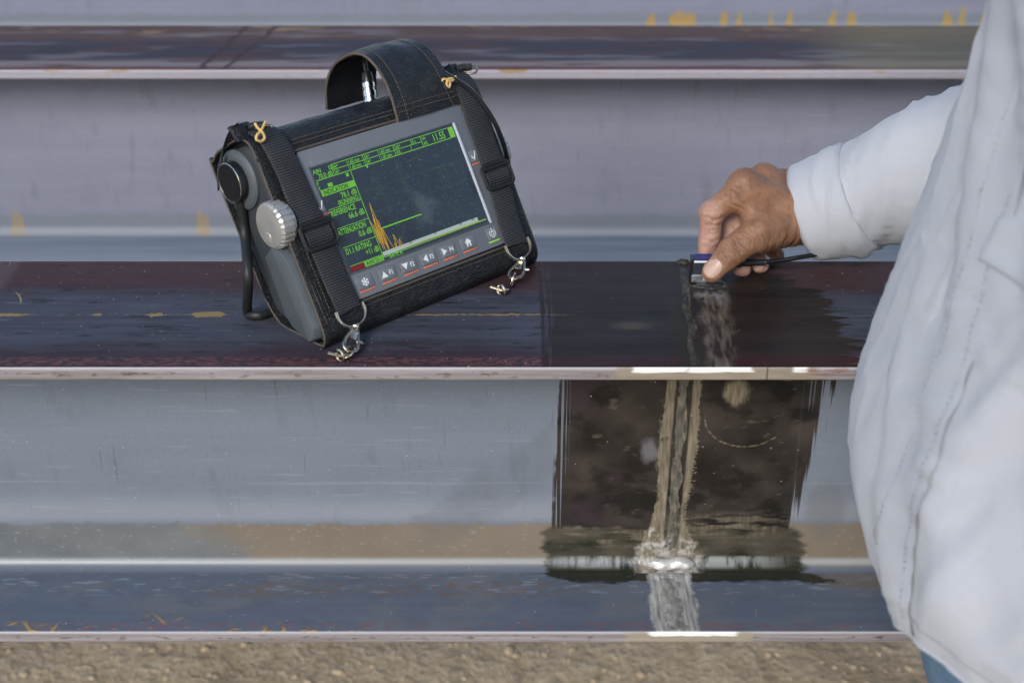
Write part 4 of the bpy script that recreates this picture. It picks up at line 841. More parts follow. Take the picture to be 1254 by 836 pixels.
# ================================================================== PROBE held on the weld
YP = onz(870, 347)[1]                                   # front face of the probe
XA = onz(846, 347)[0]; PW, PDp, PH = 25.0, 11.0, 20.0
probe = thing('ultrasonic_probe', 'small metal probe with a blue top pressed on the weld by the hand', 'probe', (XA, YP, 0))
g = Mat('scratched_steel_shoe', .3, metal=.7, spec=.5); n1 = g.noise(6, detail=4); g.set(col=g.mix((.16, .17, .19), (.48, .50, .53), g.sat(n1 * 2 - .5)), rough=g.lerp(.15, .4, n1)); M_SHOE = g.mat
M_BLUE = plain('blue_label', (.012, .018, .16), .35, nz=.2, size=6); M_WPL = plain('white_label_edge', (.72, .74, .78), .45)
V, Fc = box_vf((0, 0, .3), (PW, PDp, 7.5), 1.2, 3); part('wear_shoe', V, Fc, M_SHOE, probe, False)
V, Fc = box_vf((.8, .4, 7.2), (PW - 1, PDp - .4, PH), 1.0, 3); part('housing', V, Fc, plain('dark_anodised_metal', (.045, .055, .075), .25, metal=.4, nz=.3, size=8), probe, False)
V, Fc = box_vf((2.2, .9, PH - .4), (PW - 2, PDp - .9, PH + .8), .3); part('label_plate', V, Fc, M_BLUE, probe, False)
V, Fc = box_vf((1.6, .15, PH - 2.6), (PW - 2, 1.0, PH - .9), .2); part('white_stripe', V, Fc, M_WPL, probe, False)
V, Fc = box_vf((-.4, .6, 1.2), (1.2, PDp - .6, PH + .4), .4); part('end_plate', V, Fc, M_BLACK, probe, False)
V, Fc = text_vf('C', 0, 0, 3.0); part('letter', [(9 + p[0], -.12, 3 + p[1]) for p in V], Fc, M_WHITE, probe, False)
def pl(px, py, dy): return ony(px, py, YP + dy) - np.array([XA, YP, 0])
V, Fc = tube_vf(catmull([np.array([PW - 3, PDp / 2, 13]), pl(905, 322, 6), pl(920, 321.5, 7), pl(938, 321, 8)], 6), [3.4] * 7 + [2.9] * 6 + [2.5] * 6, 10); part('strain_relief', V, Fc, M_RUB, probe)
V, Fc = tube_vf(catmull([pl(930, 321, 8), pl(955, 319, 9), pl(980, 315, 10), pl(1004, 311, 16), pl(1030, 309, 34), pl(1060, 298, 60), pl(1110, 262, 80), pl(1200, 240, 90), pl(1330, 260, 90), pl(1500, 330, 80)], 8), 1.9, 8); part('cable', V, Fc, M_BLACK, probe)
V, Fc = nets(lambda P: ell(P, (153, YP - 3, 0), (14, 8, 1.1)) + fbm(P / 9, 3, 3) * .25, (130, YP - 16, -.4), (180, YP + 8, 3), .7)
gel = part('couplant_gel', V, Fc, (lambda g: (g.set(col=(.12, .11, .10)), g.b.inputs['Transmission Weight'].__setattr__('default_value', .6), g.mat)[-1])(Mat('clear_couplant_gel', .08, spec=.6)), beam1); gel['kind'] = 'stuff'

# ================================================================== THE INSPECTOR
man = thing('person', 'person in a pale grey shirt and jeans holding the probe', 'person', (320, -220, GZ))
MO = np.array([320.0, -220.0, GZ])
# ---- right hand and forearm
def J(px, py, dy): return ony(px, py, YP + dy)
thumb = [J(962, 274, 24), J(926, 287, 3), J(896, 308, -8.5), J(876, 330, -10)]; thr = [15.5, 12.6, 10.4, 8.6]
fing = [([J(912, 229, 24), J(872, 261, 22), J(869, 289, 20), J(866, 311, 18)], [12.0, 9.4, 8.5, 7.4]),
        ([J(937, 222, 47), J(896, 262, 44), J(896, 296, 32), onz(908, 328, 7.6)], [12.0, 9.2, 8.0, 7.2]),
        ([J(958, 228, 66), J(918, 272, 62), J(919, 300, 46), onz(931, 324, 7.2)], [11.5, 8.6, 7.6, 6.8]),
        ([J(972, 240, 82), J(942, 282, 76), J(942, 302, 68), J(952, 312, 64)], [10.0, 7.6, 6.8, 6.0])]
WR = J(1000, 262, 46); ELB = np.array([455.0, 98.0, 178.0])
def hand_sdf(P):
    d = None
    for ch, rr in fing:
        f = None
        for a, b, ra, rb in zip(ch[:-1], ch[1:], rr[:-1], rr[1:]):
            q = cone(P, a, b, ra, rb); f = q if f is None else smin(f, q, 2.0)
        f = smin(f, np.linalg.norm(P - (ch[1] + (ch[1] - ch[2]) * .02), axis=-1) - rr[1] * 1.06, 2.5)
        d = f if d is None else smin(d, f, 1.4)
    palm = None
    wr0 = WR
    for (ch, rr), w in zip(fing, ((0, -14, -2), (0, -5, 1), (0, 6, 0), (0, 14, -3))):
        q = cone(P, ch[0], wr0 + np.array(w) * np.array([1, 1.0, 1]), rr[0], 16.5); palm = q if palm is None else smin(palm, q, 9)
    palm = smin(palm, cone(P, J(930, 262, 34), J(985, 268, 40), 16, 18), 10)
    t = None
    for a, b, ra, rb in zip(thumb[:-1], thumb[1:], thr[:-1], thr[1:]):
        q = cone(P, a, b, ra, rb); t = q if t is None else smin(t, q, 3.5)
    t = smin(t, np.linalg.norm(P - J(873, 333, -9), axis=-1) - 8.2, 3)
    palm = smin(palm, cone(P, J(966, 276, 28), J(930, 290, 8), 17, 13), 8)
    palm = smin(palm, cone(P, J(915, 246, 22), J(930, 278, 10), 9, 11), 9)          # web between thumb and index
    d = smin(d, palm, 7.0); d = smin(d, t, 5.0)
    d = smin(d, cone(P, WR, WR + (ELB - WR) * .5, 20.5, 26, flat=((0, 1, .2), 1.15)), 12)
    return d
lo = np.array([132, YP - 28, -12.0]); hi = np.array([318, YP + 118, 118.0])
HVt, HQ = nets(hand_sdf, lo, hi, .95)
HNm = vnormals(HVt, HQ)
disp = fbm(HVt / 7, 31, 3) * .22 + fbm(HVt / 24, 32, 2) * .5
def creases(c, d, rad, wl, amp, n_dir):
    d = np.array(d, float); d /= np.linalg.norm(d); q = HVt - np.array(c); s = q @ d; m = np.exp(-(np.linalg.norm(q, axis=1) / rad) ** 2); fc_ = np.clip(HNm @ (np.array(n_dir, float) / np.linalg.norm(n_dir)) * 1.6, 0, 1)
    return -.95 * amp * m * fc_ * (np.cos(2 * math.pi * (s + 1.6 * fbm(q / 12, 5, 2)) / wl) * .5 + .5) ** 2.5
cam_n = -AX_F
disp += creases(thumb[2] + cam_n * 9, thumb[3] - thumb[2], 10, 2.9, 1.0, cam_n)
disp += creases(J(917, 290, -6), thumb[2] - thumb[1], 9, 3.6, .7, cam_n)
disp += creases(J(958, 300, 10), (1, 0, -.2), 22, 7.5, 1.1, (0, -1, -.7))
disp += creases(fing[0][0][1] + np.array([0, -9, 0]), fing[0][0][1] - fing[0][0][2], 8, 5.0, 1.1, (.6, -1, 0))
disp += creases(fing[0][0][2] + np.array([0, -8, 0]), fing[0][0][1] - fing[0][0][2], 7, 4.4, .7, (.3, -1, 0))
disp += creases(fing[1][0][1] + np.array([0, -8, 0]), fing[1][0][1] - fing[1][0][2], 8, 4.4, .8, (.3, -1, 0))
disp += creases(J(896, 245, 14), (1, 0, 1.2), 9, 5.2, .9, (-.2, -1, .3))
for k in range(4):                                        # tendons over the back of the hand
    a = fing[k][0][0]; b = WR; ab = b - a; L = np.linalg.norm(ab); ab /= L; s = (HVt - a) @ ab; r_ = np.linalg.norm(HVt - a - s[:, None] * ab, axis=1); up = np.clip(HNm[:, 2], 0, 1)
    side = (HVt - a - s[:, None] * ab) @ np.cross(ab, [0, 0, 1.0]); disp += .7 * up * np.exp(-(side / 3.2) ** 2) * ((s > -6) & (s < L * .7)); disp += 1.3 * np.clip(HNm @ np.array([-.5, 0, .86]), 0, 1) * np.exp(-(np.linalg.norm(HVt - a - np.array([-4, 0, 9]), axis=1) / 9) ** 2)
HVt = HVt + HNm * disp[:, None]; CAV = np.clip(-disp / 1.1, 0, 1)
# paler palm side of the fingers, darker knuckles: kept as a vertex attribute that the skin material reads
def tone(V, Nn):
    pk = np.zeros(len(V))
    for ch, rr in fing[:3]:
        for a, b, w in ((ch[1], ch[2], .9), (ch[2], ch[3], 1.0)): pk = np.maximum(pk, w * np.exp(-(np.maximum(0, cone(V, a, b, 9, 8)) / 4) ** 2))
    pk = np.maximum(pk, .45 * np.exp(-(np.linalg.norm(V - thumb[3], axis=1) / 13) ** 2)); dk = np.zeros(len(V))
    for ch, rr in fing: dk = np.maximum(dk, np.exp(-(np.linalg.norm(V - ch[0] - np.array([-3, 0, 8]), axis=1) / 13) ** 2))
    dk = np.maximum(dk, .8 * np.exp(-(np.linalg.norm(V - thumb[2], axis=1) / 9) ** 2)); return np.stack([pk, dk, CAV, np.ones(len(V))], 1)
# ---- rest of the body (under the clothes, and the head above the picture)
HEAD = np.array([268.0, -217.0, 700.0])
SHR = np.array([350.0, -55.0, 450.0]); SHL = np.array([350.0, -390.0, 450.0]); ELL = np.array([430.0, -475.0, 190.0]); WRL = np.array([380.0, -500.0, -55.0])
def body_sdf(P):
    d = ell(P, (345, -222, 240), (72, 135, 250)); d = smin(d, ell(P, (340, -222, 0), (85, 145, 110)), 40)
    d = smin(d, cone(P, (345, -222, 450), (290, -218, 600), 58, 52), 40)
    d = smin(d, cone(P, SHR + [0, -30, -25], SHL + [0, 30, -25], 38, 38), 40)
    d = smin(d, cone(P, SHR + [0, 0, -20], ELB, 40, 33), 20); d = smin(d, cone(P, ELB, WR + (ELB - WR) * .3, 33, 23), 10)
    d = smin(d, cone(P, SHL + [0, 0, -20], ELL, 40, 34), 20); d = smin(d, cone(P, ELL, WRL, 36, 24), 10)
    h = ell(P, HEAD + [8, 0, 25], (98, 77, 100)); h = smin(h, ell(P, HEAD + [-28, 0, -50], (62, 56, 72)), 25)
    h = smin(h, ell(P, HEAD + [-92, 0, -15], (20, 13, 24)), 14); h = smin(h, cone(P, HEAD + [-88, 0, 22], HEAD + [-98, 0, -18], 8, 12), 10)
    h = smin(h, ell(P, HEAD + [-82, 0, -62], (12, 25, 6)), 8); h = smin(h, ell(P, HEAD + [-78, 0, -100], (18, 24, 16)), 14)
    for s in (-1, 1):
        h = smin(h, ell(P, HEAD + [-80, s * 32, 22], (12, 22, 7)), 8); h = smin(h, ell(P, HEAD + [5, s * 78, -5], (20, 8, 32)), 6)
        h = -smin(-h, ell(P, HEAD + [-92, s * 32, 5], (16, 17, 11)), 6); h = smin(h, ell(P, HEAD + [-72, s * 32, 5], (13, 14, 12)), 3)
    return smin(d, h, 14)
BV, BQ = nets(body_sdf, (110, -560, -140), (540, 170, 840), 9.0)
LV = HVt - WR; yv = np.array([0, 0, -1.0])
# left hand: the same hand mirrored, hanging from the left wrist
LH = np.stack([-LV[:, 2] * .9 + LV[:, 0] * .2, -LV[:, 1], LV[:, 0] * .95 + LV[:, 2] * .2], 1); LH = LH * np.array([1, 1, 1.0]) + WRL
AV = np.concatenate([HVt, BV, LH]); AQ = np.concatenate([HQ, BQ + len(HVt), HQ[:, ::-1] + len(HVt) + len(BV)])
g = Mat('skin', .5, spec=.5); X, Y, Z = g.xyz
at = g.node('ShaderNodeAttribute'); at.attribute_name = 'tone'; sp = g.node('ShaderNodeSeparateColor'); g.nt.links.new(at.outputs['Color'], sp.inputs[0]); pk = V_(g, sp.outputs[0]); dk = V_(g, sp.outputs[1])
n1 = g.noise(16, detail=3); n2 = g.noise(2.2, detail=2); vv = g.voro(1.3, 'DISTANCE_TO_EDGE')
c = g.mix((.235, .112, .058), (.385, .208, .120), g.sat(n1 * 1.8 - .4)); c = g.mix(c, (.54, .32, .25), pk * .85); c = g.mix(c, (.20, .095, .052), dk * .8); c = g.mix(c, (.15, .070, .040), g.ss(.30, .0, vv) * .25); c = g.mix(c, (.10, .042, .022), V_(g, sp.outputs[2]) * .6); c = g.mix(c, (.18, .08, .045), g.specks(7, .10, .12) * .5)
g.set(col=c, rough=g.lerp(.36, .54, n2), sss=.06); g.b.inputs['Subsurface Radius'].default_value = (.008, .003, .0015); g.bump(g.ss(0, .25, vv) * .5 + n2 * .6 + g.noise(5, 2.2, 2.2) * .6, .6, .0006); M_SKIN = g.mat
me = mesh('body', AV - MO, AQ, M_SKIN, True); ca = me.color_attributes.new('tone', 'FLOAT_COLOR', 'POINT')
tn_ = np.tile(np.array([0, 0, 0, 1.0]), (len(AV), 1)); th = tone(HVt, HNm); tn_[:len(HVt)] = th; tn_[len(HVt) + len(BV):] = th; ca.data.foreach_set('color', tn_.ravel()); body = obj('body', me, man)
# thumb nail
g = Mat('fingernail', .3, spec=.5); n1 = g.noise(5); g.set(col=g.mix((.42, .25, .19), (.54, .38, .31), n1)); M_NAIL = g.mat
ta = thumb[3] - thumb[2]; ta /= np.linalg.norm(ta); nv = -AX_F * .80 + np.array([-.10, 0, .42]); nv = nv - ta * (nv @ ta); nv /= np.linalg.norm(nv); nb = np.cross(nv, ta); V = []; NU, NVv = 13, 11; c0 = thumb[3] + ta * 0.5
for i in range(NU):
    for j in range(NVv):
        u = -1 + 2 * i / (NU - 1); w = -1 + 2 * j / (NVv - 1); rr = max(abs(u), abs(w)) / (math.hypot(u, w) + 1e-9) if (u or w) else 1; u2, w2 = u * (.8 * rr + .2) , w * (.8 * rr + .2)
        V.append(c0 + ta * (u2 * 7.4 - 1.5) + nb * (8.9 * math.sin(w2 * .78)) + nv * (9.0 * math.cos(w2 * .78) + .55 - .25 * u2 * u2) - MO)
part('fingernail', V, grid_faces(NU, NVv), M_NAIL, body)
# hair and face details
V, Fc = nets(lambda P: np.maximum(np.maximum(ell(P, HEAD + [14, 0, 34], (104, 84, 104)), -(P[..., 2] - (HEAD[2] + 40) + (P[..., 0] - HEAD[0]) * 1.1)), -ell(P, HEAD + [14, 0, 30], (96, 76, 95))) + fbm(P / 18, 9, 3) * 2.5, HEAD + [-110, -100, -90], HEAD + [130, 100, 150], 6.0); part('hair', V - MO, Fc, plain('dark_hair', (.018, .014, .012), .6, nz=.4, size=5, bump=1), man)
for s in (-1, 1): V, Fc = nets(lambda P: ell(P, HEAD + [-76, s * 32, 5], (11, 11.5, 11)), HEAD + [-92, s * 32 - 14, -10], HEAD + [-60, s * 32 + 14, 20], 2.0); part('eye', V - MO, Fc, plain('eye_white', (.7, .68, .65), .2), man)

# ---- shirt: torso, hem, placket, pocket; sleeves with cuffs
g = Mat('pale_grey_cotton_twill', .85, spec=.2); X, Y, Z = g.xyz; n1 = g.noise(60, detail=3); n2 = g.noise(7, detail=3); wv = g.m('SINE', (X + Z * .8) * 5.0) * .5 + g.m('SINE', (Y - Z) * 5.2) * .5
c = g.mix((.415, .430, .465), (.465, .478, .51), n1); c = g.mix(c, (.40, .41, .44), g.sat(wv * .5 + .5) * .12)
g.set(col=c, sheen=.15); g.bump(n2 * .35 + g.noise(1.4, detail=2) * .7 + wv * .4, .4, .0008); M_SHIRT = g.mat
M_THREAD = plain('grey_thread', (.33, .345, .39), .8, nz=.2, size=4)
sil = np.array([(0, 1216), (60, 1196), (100, 1181), (150, 1163), (200, 1146), (250, 1127), (300, 1107), (350, 1088), (400, 1069), (450, 1051), (500, 1040), (540, 1036), (580, 1037), (620, 1045), (660, 1062), (700, 1080), (745, 1092), (800, 1100), (900, 1108), (1100, 1110)], float)
def ring(z, cx, n=120, k=0.0):
    """torso outline at height z; the person faces -x"""
    t = np.linspace(0, 2 * math.pi, n, False); up = np.clip((z + 100) / 560, 0, 1)
    rx = 128 - 10 * up; ry = 200 - 12 * up; e = 2.5
    ct, s_ = np.cos(t), np.sin(t); r_ = (np.abs(ct) ** e + np.abs(s_) ** e) ** (-1 / e)
    return np.stack([cx - rx * r_ * ct, -222 - ry * r_ * s_, np.full(n, z)], 1), t
zs = np.linspace(-125, 455, 90); cxs = []
for z in zs:
    a, b = 100.0, 700.0
    for it in range(40):
        m_ = (a + b) / 2; P, t = ring(z, m_, 240); q = proj(P); dx = (q[:, 0] - np.interp(q[:, 1], sil[:, 0], sil[:, 1])).min()
        if dx > 0: b = m_
        else: a = m_
    cxs.append((a + b) / 2)
cxs = np.array(cxs); cxs = np.convolve(np.pad(cxs, 4, mode='edge'), np.ones(9) / 9, 'valid')
cx_of = lambda z: np.interp(z, zs, cxs)
NT = 240; tt = np.linspace(0, 2 * math.pi, NT, False); rows = []; NZ = 190
hl = np.array([(1060, 712), (1092, 745), (1140, 795), (1180, 836), (1240, 890), (1320, 950), (1500, 1010)], float); ht = np.linspace(0, 1.6, 33); hz = []
for t0 in ht:                                             # hem height where the hem crosses the photograph's hem line
    a, b = -330.0, 60.0
    for it in range(30):
        z = (a + b) / 2; up = np.clip((z + 100) / 560, 0, 1); rx = 128 - 10 * up; ry = 200 - 12 * up; ct, s_ = math.cos(t0), math.sin(t0); r_ = (abs(ct) ** 2.5 + abs(s_) ** 2.5) ** -.4
        q = proj(np.array([cx_of(z) - rx * r_ * ct, -222 - ry * r_ * s_, z]))[0]
        if q[1] > np.interp(q[0], hl[:, 0], hl[:, 1]): a = z
        else: b = z
    hz.append(max(-150.0, z))
def hem(t):
    u = ((np.asarray(t) + math.pi) % (2 * math.pi)) - math.pi; return np.interp(np.where(u < 0, np.abs(u) * .6, u), ht, hz)
FOLDS = [(.30, 88, .62, 230, 16, 11), (.62, 40, .25, 120, 20, 9), (.05, 195, .22, 120, 12, 7), (-.35, 300, .1, 170, 13, 8), (-.1, 330, .25, 240, 15, 9), (.45, 20, .60, 90, 14, 8), (-.55, 260, -.2, 150, 10, 6), (.1, 60, .3, 0, 12, 6), (-.2, 140, .12, 60, 9, 5), (.2, 290, .5, 200, 14, 8), (-.7, 340, -.45, 230, 11, 6)]
def torso_pt(t, v):
    """t angle (0 = front, pi/2 = towards the photographer), v 0..1 from hem to shoulder"""
    t = np.asarray(t, float); v = np.asarray(v, float); z = hem(t) * (1 - v) + 470 * v; up = np.clip((z + 100) / 560, 0, 1)
    rx = 128 - 10 * up; ry = 200 - 12 * up; e = 2.5; ct, s_ = np.cos(t), np.sin(t); r_ = (np.abs(ct) ** e + np.abs(s_) ** e) ** (-1 / e)
    cl = np.clip((z - 395) / 75, 0, 1); shr = 1 - .5 * cl ** 2.0; zz = z + 45 * np.sin(cl * math.pi / 2) * .6
    x = cx_of(z) - rx * r_ * ct * shr; y = -222 - ry * r_ * s_ * (1 - .30 * cl ** 2)
    P = np.stack([x, y, zz], -1); nr_ = np.stack([-ct, -s_ * .8, 0 * ct], -1)
    a = (t * 150 + 1.05 * z) / 90.0; b = (t * 150 - .75 * z) / 150.0; msk = np.clip(np.sin(np.clip(t, 0, math.pi)) * 1.3, .0, 1)
    w = .35 * fbm(np.stack([t * 1.2, z / 170], -1), 41, 2)
    f = 2.5 * np.sin(a * 2 * math.pi / 1.6 + 3 * w + .6) * msk * np.clip(.45 + fbm(np.stack([t * .9, z / 220], -1), 42, 2), 0, 1.2) + 4 * np.sin(b * 2 * math.pi / 1.5 + 2.2 * w) * msk * np.clip(.3 - fbm(np.stack([t * .8, z / 260], -1), 43, 2), 0, 1)
    rg = lambda q, sd_: (1 - np.abs(fbm(q, sd_, 2))) ** 3
    f = f + .3 * fbm(np.stack([t * 4, z / 42], -1), 44, 3) + 3.4 * rg(np.stack([(t * 165 + z * .55) / 95, (z - t * 90) / 300], -1), 46) * msk + 2.0 * rg(np.stack([(t * 165 - z * .35) / 60, (z + t * 60) / 220], -1), 47) + .25 * rg(np.stack([(t * 165 + z * .9) / 26, (z - t * 120) / 60], -1), 48) + 1.0 * np.sin(z / 7.5 + 3 * fbm(np.stack([t * 2, z / 60], -1), 45, 2)) * np.exp(-((t - .32) / .12) ** 2)
    for (t0, z0, t1, z1, wd, am) in FOLDS:
        ax, az, bx, bz = t0 * 170, z0, t1 * 170, z1; px_, pz_ = t * 170 - ax, z - az; dx, dz = bx - ax, bz - az; L2 = dx * dx + dz * dz; h = np.clip((px_ * dx + pz_ * dz) / L2, 0, 1); sd2 = (px_ * dz - pz_ * dx) / math.sqrt(L2)
        dist = np.hypot(px_ - h * dx, pz_ - h * dz); e_ = np.exp(-(dist / wd) ** 2) * (.25 + .75 * np.sin(math.pi * np.clip(h, .06, .94))); f = f + am * .5 * e_ - .35 * am * np.exp(-((dist - wd * 1.5) / wd) ** 2) * (sd2 > 0) * (.25 + .75 * np.sin(math.pi * np.clip(h, .06, .94)))
    f = f + 6 * np.exp(-(v / .10) ** 2) * np.sin(t * 5.0 + 1.0) * msk
    return P + nr_ * f[..., None]
T_, Vv = np.meshgrid(tt, np.linspace(0, 1, NZ), indexing='ij'); P = torso_pt(T_, Vv)
shirt = obj('shirt', mesh('shirt', (P - MO).reshape(-1, 3), grid_faces(NT, NZ, True, False), M_SHIRT), man)
sm_ = shirt.modifiers.new('cloth', 'SOLIDIFY'); sm_.thickness = .0016; sm_.offset = -1
def tf_at(offs):
    """angle of the line that runs offs pixels inside the front outline"""
    vs = np.linspace(0, .97, 70); tg = np.linspace(-1.5, 1.2, 260); out = []
    for v in vs:
        q = proj(torso_pt(tg, np.full_like(tg, v))); k = int(np.argmin(q[:, 0])); x = q[k, 0] + offs; j = k + int(np.argmin(np.abs(q[k:, 0] - x))); out.append(tg[j])
    out = np.convolve(np.pad(out, 6, mode='edge'), np.ones(13) / 13, 'valid'); return lambda v: np.interp(v, vs, out)
def onshirt(t, v, lift):
    p0 = torso_pt(t, v); nn = np.cross(torso_pt(t + .02, v) - p0, torso_pt(t, v + .004) - p0); nn /= np.linalg.norm(nn, axis=-1, keepdims=True) + 1e-9
    out = p0 - np.stack([cx_of(p0[..., 2]), np.full(p0.shape[:-1], -222.0), p0[..., 2]], -1); sg = np.sign((nn * out).sum(-1, keepdims=True)); return p0 + nn * sg * np.asarray(lift)[..., None]
tA, tB, tC = tf_at(4), tf_at(78), tf_at(40)
vv_ = np.linspace(0, .95, 150); JJ = np.linspace(0, 1, 11); Vg = vv_[:, None] * np.ones((1, 11)); Tg = tA(vv_)[:, None] * (1 - JJ) + tB(vv_)[:, None] * JJ
lf = (2.2 + 3.5 * np.clip((Vg - .5) / .2, 0, 1) * JJ) * np.where(JJ == 0, .3, np.where(JJ == 1, .6, 1))[None] + 1.2 * np.sin(Vg * 190 + 5 * JJ + 2 * np.sin(Vg * 31)) * np.clip(1 - np.abs(JJ - .85) / .3, 0, 1) + 1.0 * np.sin(Vg * 150 - 6 * JJ + 2 * np.sin(Vg * 23)) * np.clip(1 - np.abs(JJ - .45) / .2, 0, 1)
pk_ = onshirt(Tg, Vg, lf * .55 + .5); part('placket', (pk_ - MO).reshape(-1, 3), grid_faces(150, 11), M_SHIRT, shirt)
def seam(tf, v0, v1, r=.42, step=4.0, lift=2.2, n=200, name='stitch_line'):
    vs = np.linspace(v0, v1, n); P = onshirt(tf(vs), vs, np.full(n, lift)); seg = np.concatenate([[0], np.cumsum(np.linalg.norm(np.diff(P, axis=0), axis=1))]); mb = MB()
    for s in np.arange(0, seg[-1], step): A = np.array([[np.interp(x, seg, P[:, k]) for k in range(3)] for x in (s, s + step * .3, s + step * .6)]); mb.add(*tube_vf(A - MO, r, 5))
    return mb.done(name, M_THREAD, shirt)
seam(tC, 0, .9); seam(tf_at(70), 0, .6)
V, Fc = tube_vf(torso_pt(tt, np.zeros_like(tt)) - MO, 1.6, 6, True); part('hem_roll', V, Fc, M_SHIRT, shirt)
tq = np.linspace(-.2, 1.6, 260); P = onshirt(tq, np.full(260, .028), np.full(260, .5)); mb = MB()
for i in range(0, 256, 2): mb.add(*tube_vf(P[i:i + 2] - MO, .45, 5))
mb.done('hem_stitching', M_THREAD, shirt)
# chest pocket with flap
def patch(name, t0, t1, v0, v1, lift, dip=0.0):
    V = []
    for i in range(18):
        for j in range(14):
            a, b = i / 17, j / 13; t = t0 + (t1 - t0) * a; vlow = v0 - dip * (1 - abs(2 * a - 1)); v = vlow + (v1 - vlow) * b; p = torso_pt(t, v); nn = np.array([p[0] - cx_of(p[2]), p[1] + 222, 0]); nn /= np.linalg.norm(nn); e = min(i, 17 - i, j, 13 - j); V.append(p + nn * (lift * min(1, e / 1.2)) - MO)
    return part(name, V, grid_faces(18, 14), M_SHIRT, shirt)
patch('pocket', .14, .62, .33, .47, 1.6); patch('pocket_flap', .12, .64, .44, .49, 4.0, .02)
# collar, open at the throat
V = []
for i in range(60):
    t = .15 + (2 * math.pi - .30) * i / 59; base = np.array([-math.cos(t) * 76 + cx_of(455) - 12, -math.sin(t) * 84 - 222, 505 - 40 * math.cos(t)]); out = np.array([-math.cos(t), -math.sin(t), 0])
    for k, (dr, dz) in enumerate(((0, -18), (-8, 30), (-4, 46), (12, 30), (26, -6 - 26 * max(0, math.cos(t)) ** 6))): V.append(base + out * dr + np.array([0, 0, dz]) - MO)
part('collar', V, grid_faces(60, 5), M_SHIRT, shirt).modifiers.new('cloth', 'SOLIDIFY').thickness = .002
def sleeve(name, path, rad, seed, cuffn, amp=1.0):
    P = catmull(path, 14); n = len(P); r_ = np.interp(np.linspace(0, 1, n), np.linspace(0, 1, len(rad)), rad); V, _ = tube_vf(P, r_, 56); V = np.array(V).reshape(n, 56, 3); N2 = V - P[:, None]; N2 /= np.linalg.norm(N2, axis=2)[..., None]
    S_ = np.linspace(0, 1, n)[:, None] * np.ones((1, 56)); A = np.linspace(0, 2 * math.pi, 56, False)[None] * np.ones((n, 1)); L = np.linalg.norm(np.diff(P, axis=0), axis=1).sum()
    q = np.stack([np.cos(A) * .8, np.sin(A) * .8, S_ * L / 150], -1); w = fbm(q, seed, 2); s = S_ * L
    f = amp * (4.2 * np.clip(fbm(np.stack([np.cos(A + s / 55) * .9, np.sin(A + s / 55) * .9, s / 130], -1), seed + 1, 3), -1, 1) * np.clip((s - 50) / 70, .0, 1) + 2.4 * np.clip((s - 60) / 60, 0, 1) * (1 - np.abs(fbm(np.stack([np.cos(A + s / 40) * .8, np.sin(A + s / 40) * .8, s / 110], -1), seed + 5, 2))) ** 3 + .5 * fbm(np.stack([np.cos(A) * 2, np.sin(A) * 2, s / 30], -1), seed + 2, 2))
    return V + N2 * f[..., None], n
path = [WR + np.array([-9, 0, 0.5]), WR + (ELB - WR) * .12 + [0, 0, 1], WR + (ELB - WR) * .45 + [0, 0, 0], ELB, ELB + (SHR - ELB) * .5 + [10, 0, 0], SHR + [0, -10, 10]]
V, n = sleeve('sleeve', path, [35, 39, 47, 60, 68, 76], 61, 0); sl1 = part('sleeve', (V - MO).reshape(-1, 3), grid_faces(n, 56, False, True), M_SHIRT, shirt); sl1.modifiers.new('cloth', 'SOLIDIFY').thickness = .002
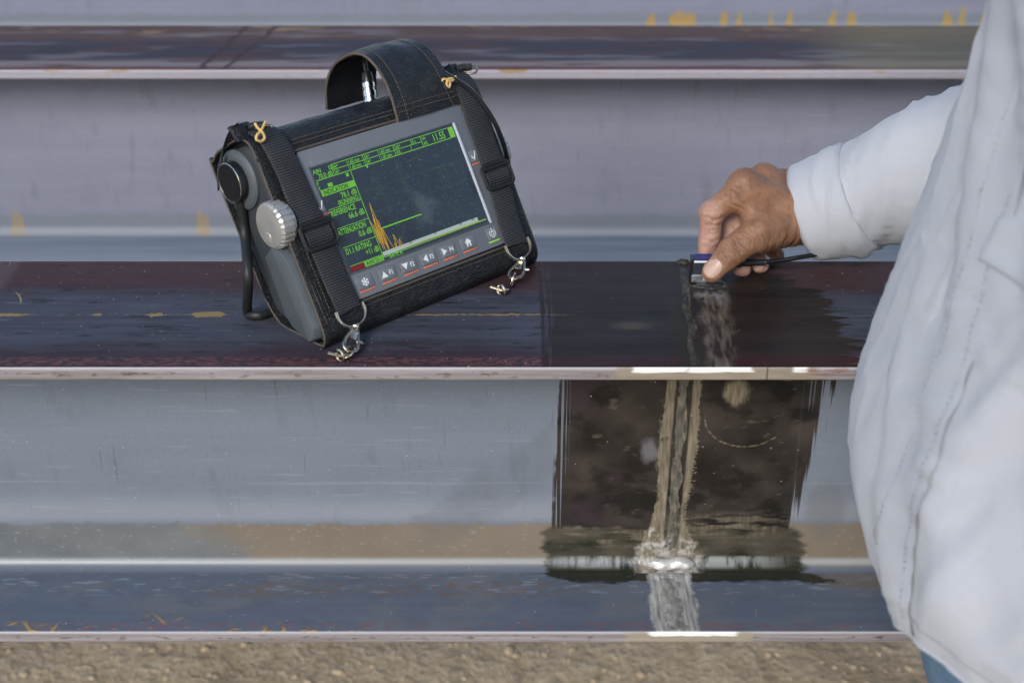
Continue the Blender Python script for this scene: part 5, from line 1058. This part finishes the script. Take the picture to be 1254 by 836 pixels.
# cuff: a second layer over the sleeve end, with two rows of stitches
nc = 17; W_ = V[:nc] ; cen = W_.mean(1, keepdims=True); lift = np.concatenate([[1.0], np.full(nc - 2, 3.0), [.2]])[:, None, None]; Wc = cen + (W_ - cen) * (1 + lift / np.linalg.norm(W_ - cen, axis=2, keepdims=True)); Wc[-1] = cen[-2] + (W_[-2] - cen[-2]) * 1.004 + (cen[-1] - cen[-2]) * .1; Wc[0] += (WR - ELB) / np.linalg.norm(WR - ELB) * 1.0
cf = part('cuff', (Wc - MO).reshape(-1, 3), grid_faces(nc, 56, False, True), M_SHIRT, sl1); cf.modifiers.new('cloth', 'SOLIDIFY').thickness = .0018
for k in (1, 13, 15):
    mb = MB(); Lp = catmull(Wc[k] , 3, True); cc = Lp.mean(0); Lp = cc + (Lp - cc) * 1.006
    for i in range(0, len(Lp) - 2, 3): mb.add(*tube_vf(Lp[i:i + 2] - MO, .55, 5))
    mb.done('cuff_stitching', M_THREAD, cf)
V, n = sleeve('sleeve', [WRL + (ELL - WRL) * .05, WRL + (ELL - WRL) * .4, ELL, ELL + (SHL - ELL) * .5, SHL + [0, 15, 10]], [34, 42, 54, 62, 70], 71, 0); part('sleeve', (V - MO).reshape(-1, 3), grid_faces(n, 56, False, True), M_SHIRT, shirt).modifiers.new('cloth', 'SOLIDIFY').thickness = .002
# ---- jeans and shoes
g = Mat('blue_denim', .85, spec=.2); X, Y, Z = g.xyz; n1 = g.noise(40); n2 = g.noise(1.5, 1.5, 6, detail=2); g.set(col=g.mix((.055, .115, .19), (.20, .29, .38), g.sat(n1 * .8 + n2 * .8 - .35))); g.bump(n2, .5, .0006); M_DENIM = g.mat
def jeans(P):
    d = ell(P, (344, -222, -70), (100, 165, 90))
    for s, fx in ((-1, 0), (1, 30)):
        d = smin(d, cone(P, (340 + fx, -222 + s * 92, -90), (332 + fx, -222 + s * 105, -430), 86, 64), 25); d = smin(d, cone(P, (332 + fx, -222 + s * 105, -430), (345 + fx, -222 + s * 110, -740), 62, 56), 15)
    return d + fbm(P / 120, 81, 3) * 5 * np.clip((-P[..., 2] - 100) / 200, 0, 1)
V, Fc = nets(jeans, (230, -460, -800), (560, 20, 30), 9.0); part('jeans', V - MO, Fc, M_DENIM, man)
for s, fx in ((-1, 0), (1, 30)):
    V, Fc = nets(lambda P: np.maximum(smin(ell(P, (265 + fx, -222 + s * 112, GZ + 30), (85, 46, 48)), ell(P, (362 + fx, -222 + s * 110, GZ + 45), (75, 44, 70)), 30), GZ + 1 - P[..., 2]), (165 + fx, -222 + s * 112 - 60, GZ - 4), (455 + fx, -222 + s * 112 + 60, GZ + 120), 6.0); part('shoe', V - MO, Fc, plain('brown_work_shoe', (.07, .045, .03), .6, nz=.3, size=20), man)
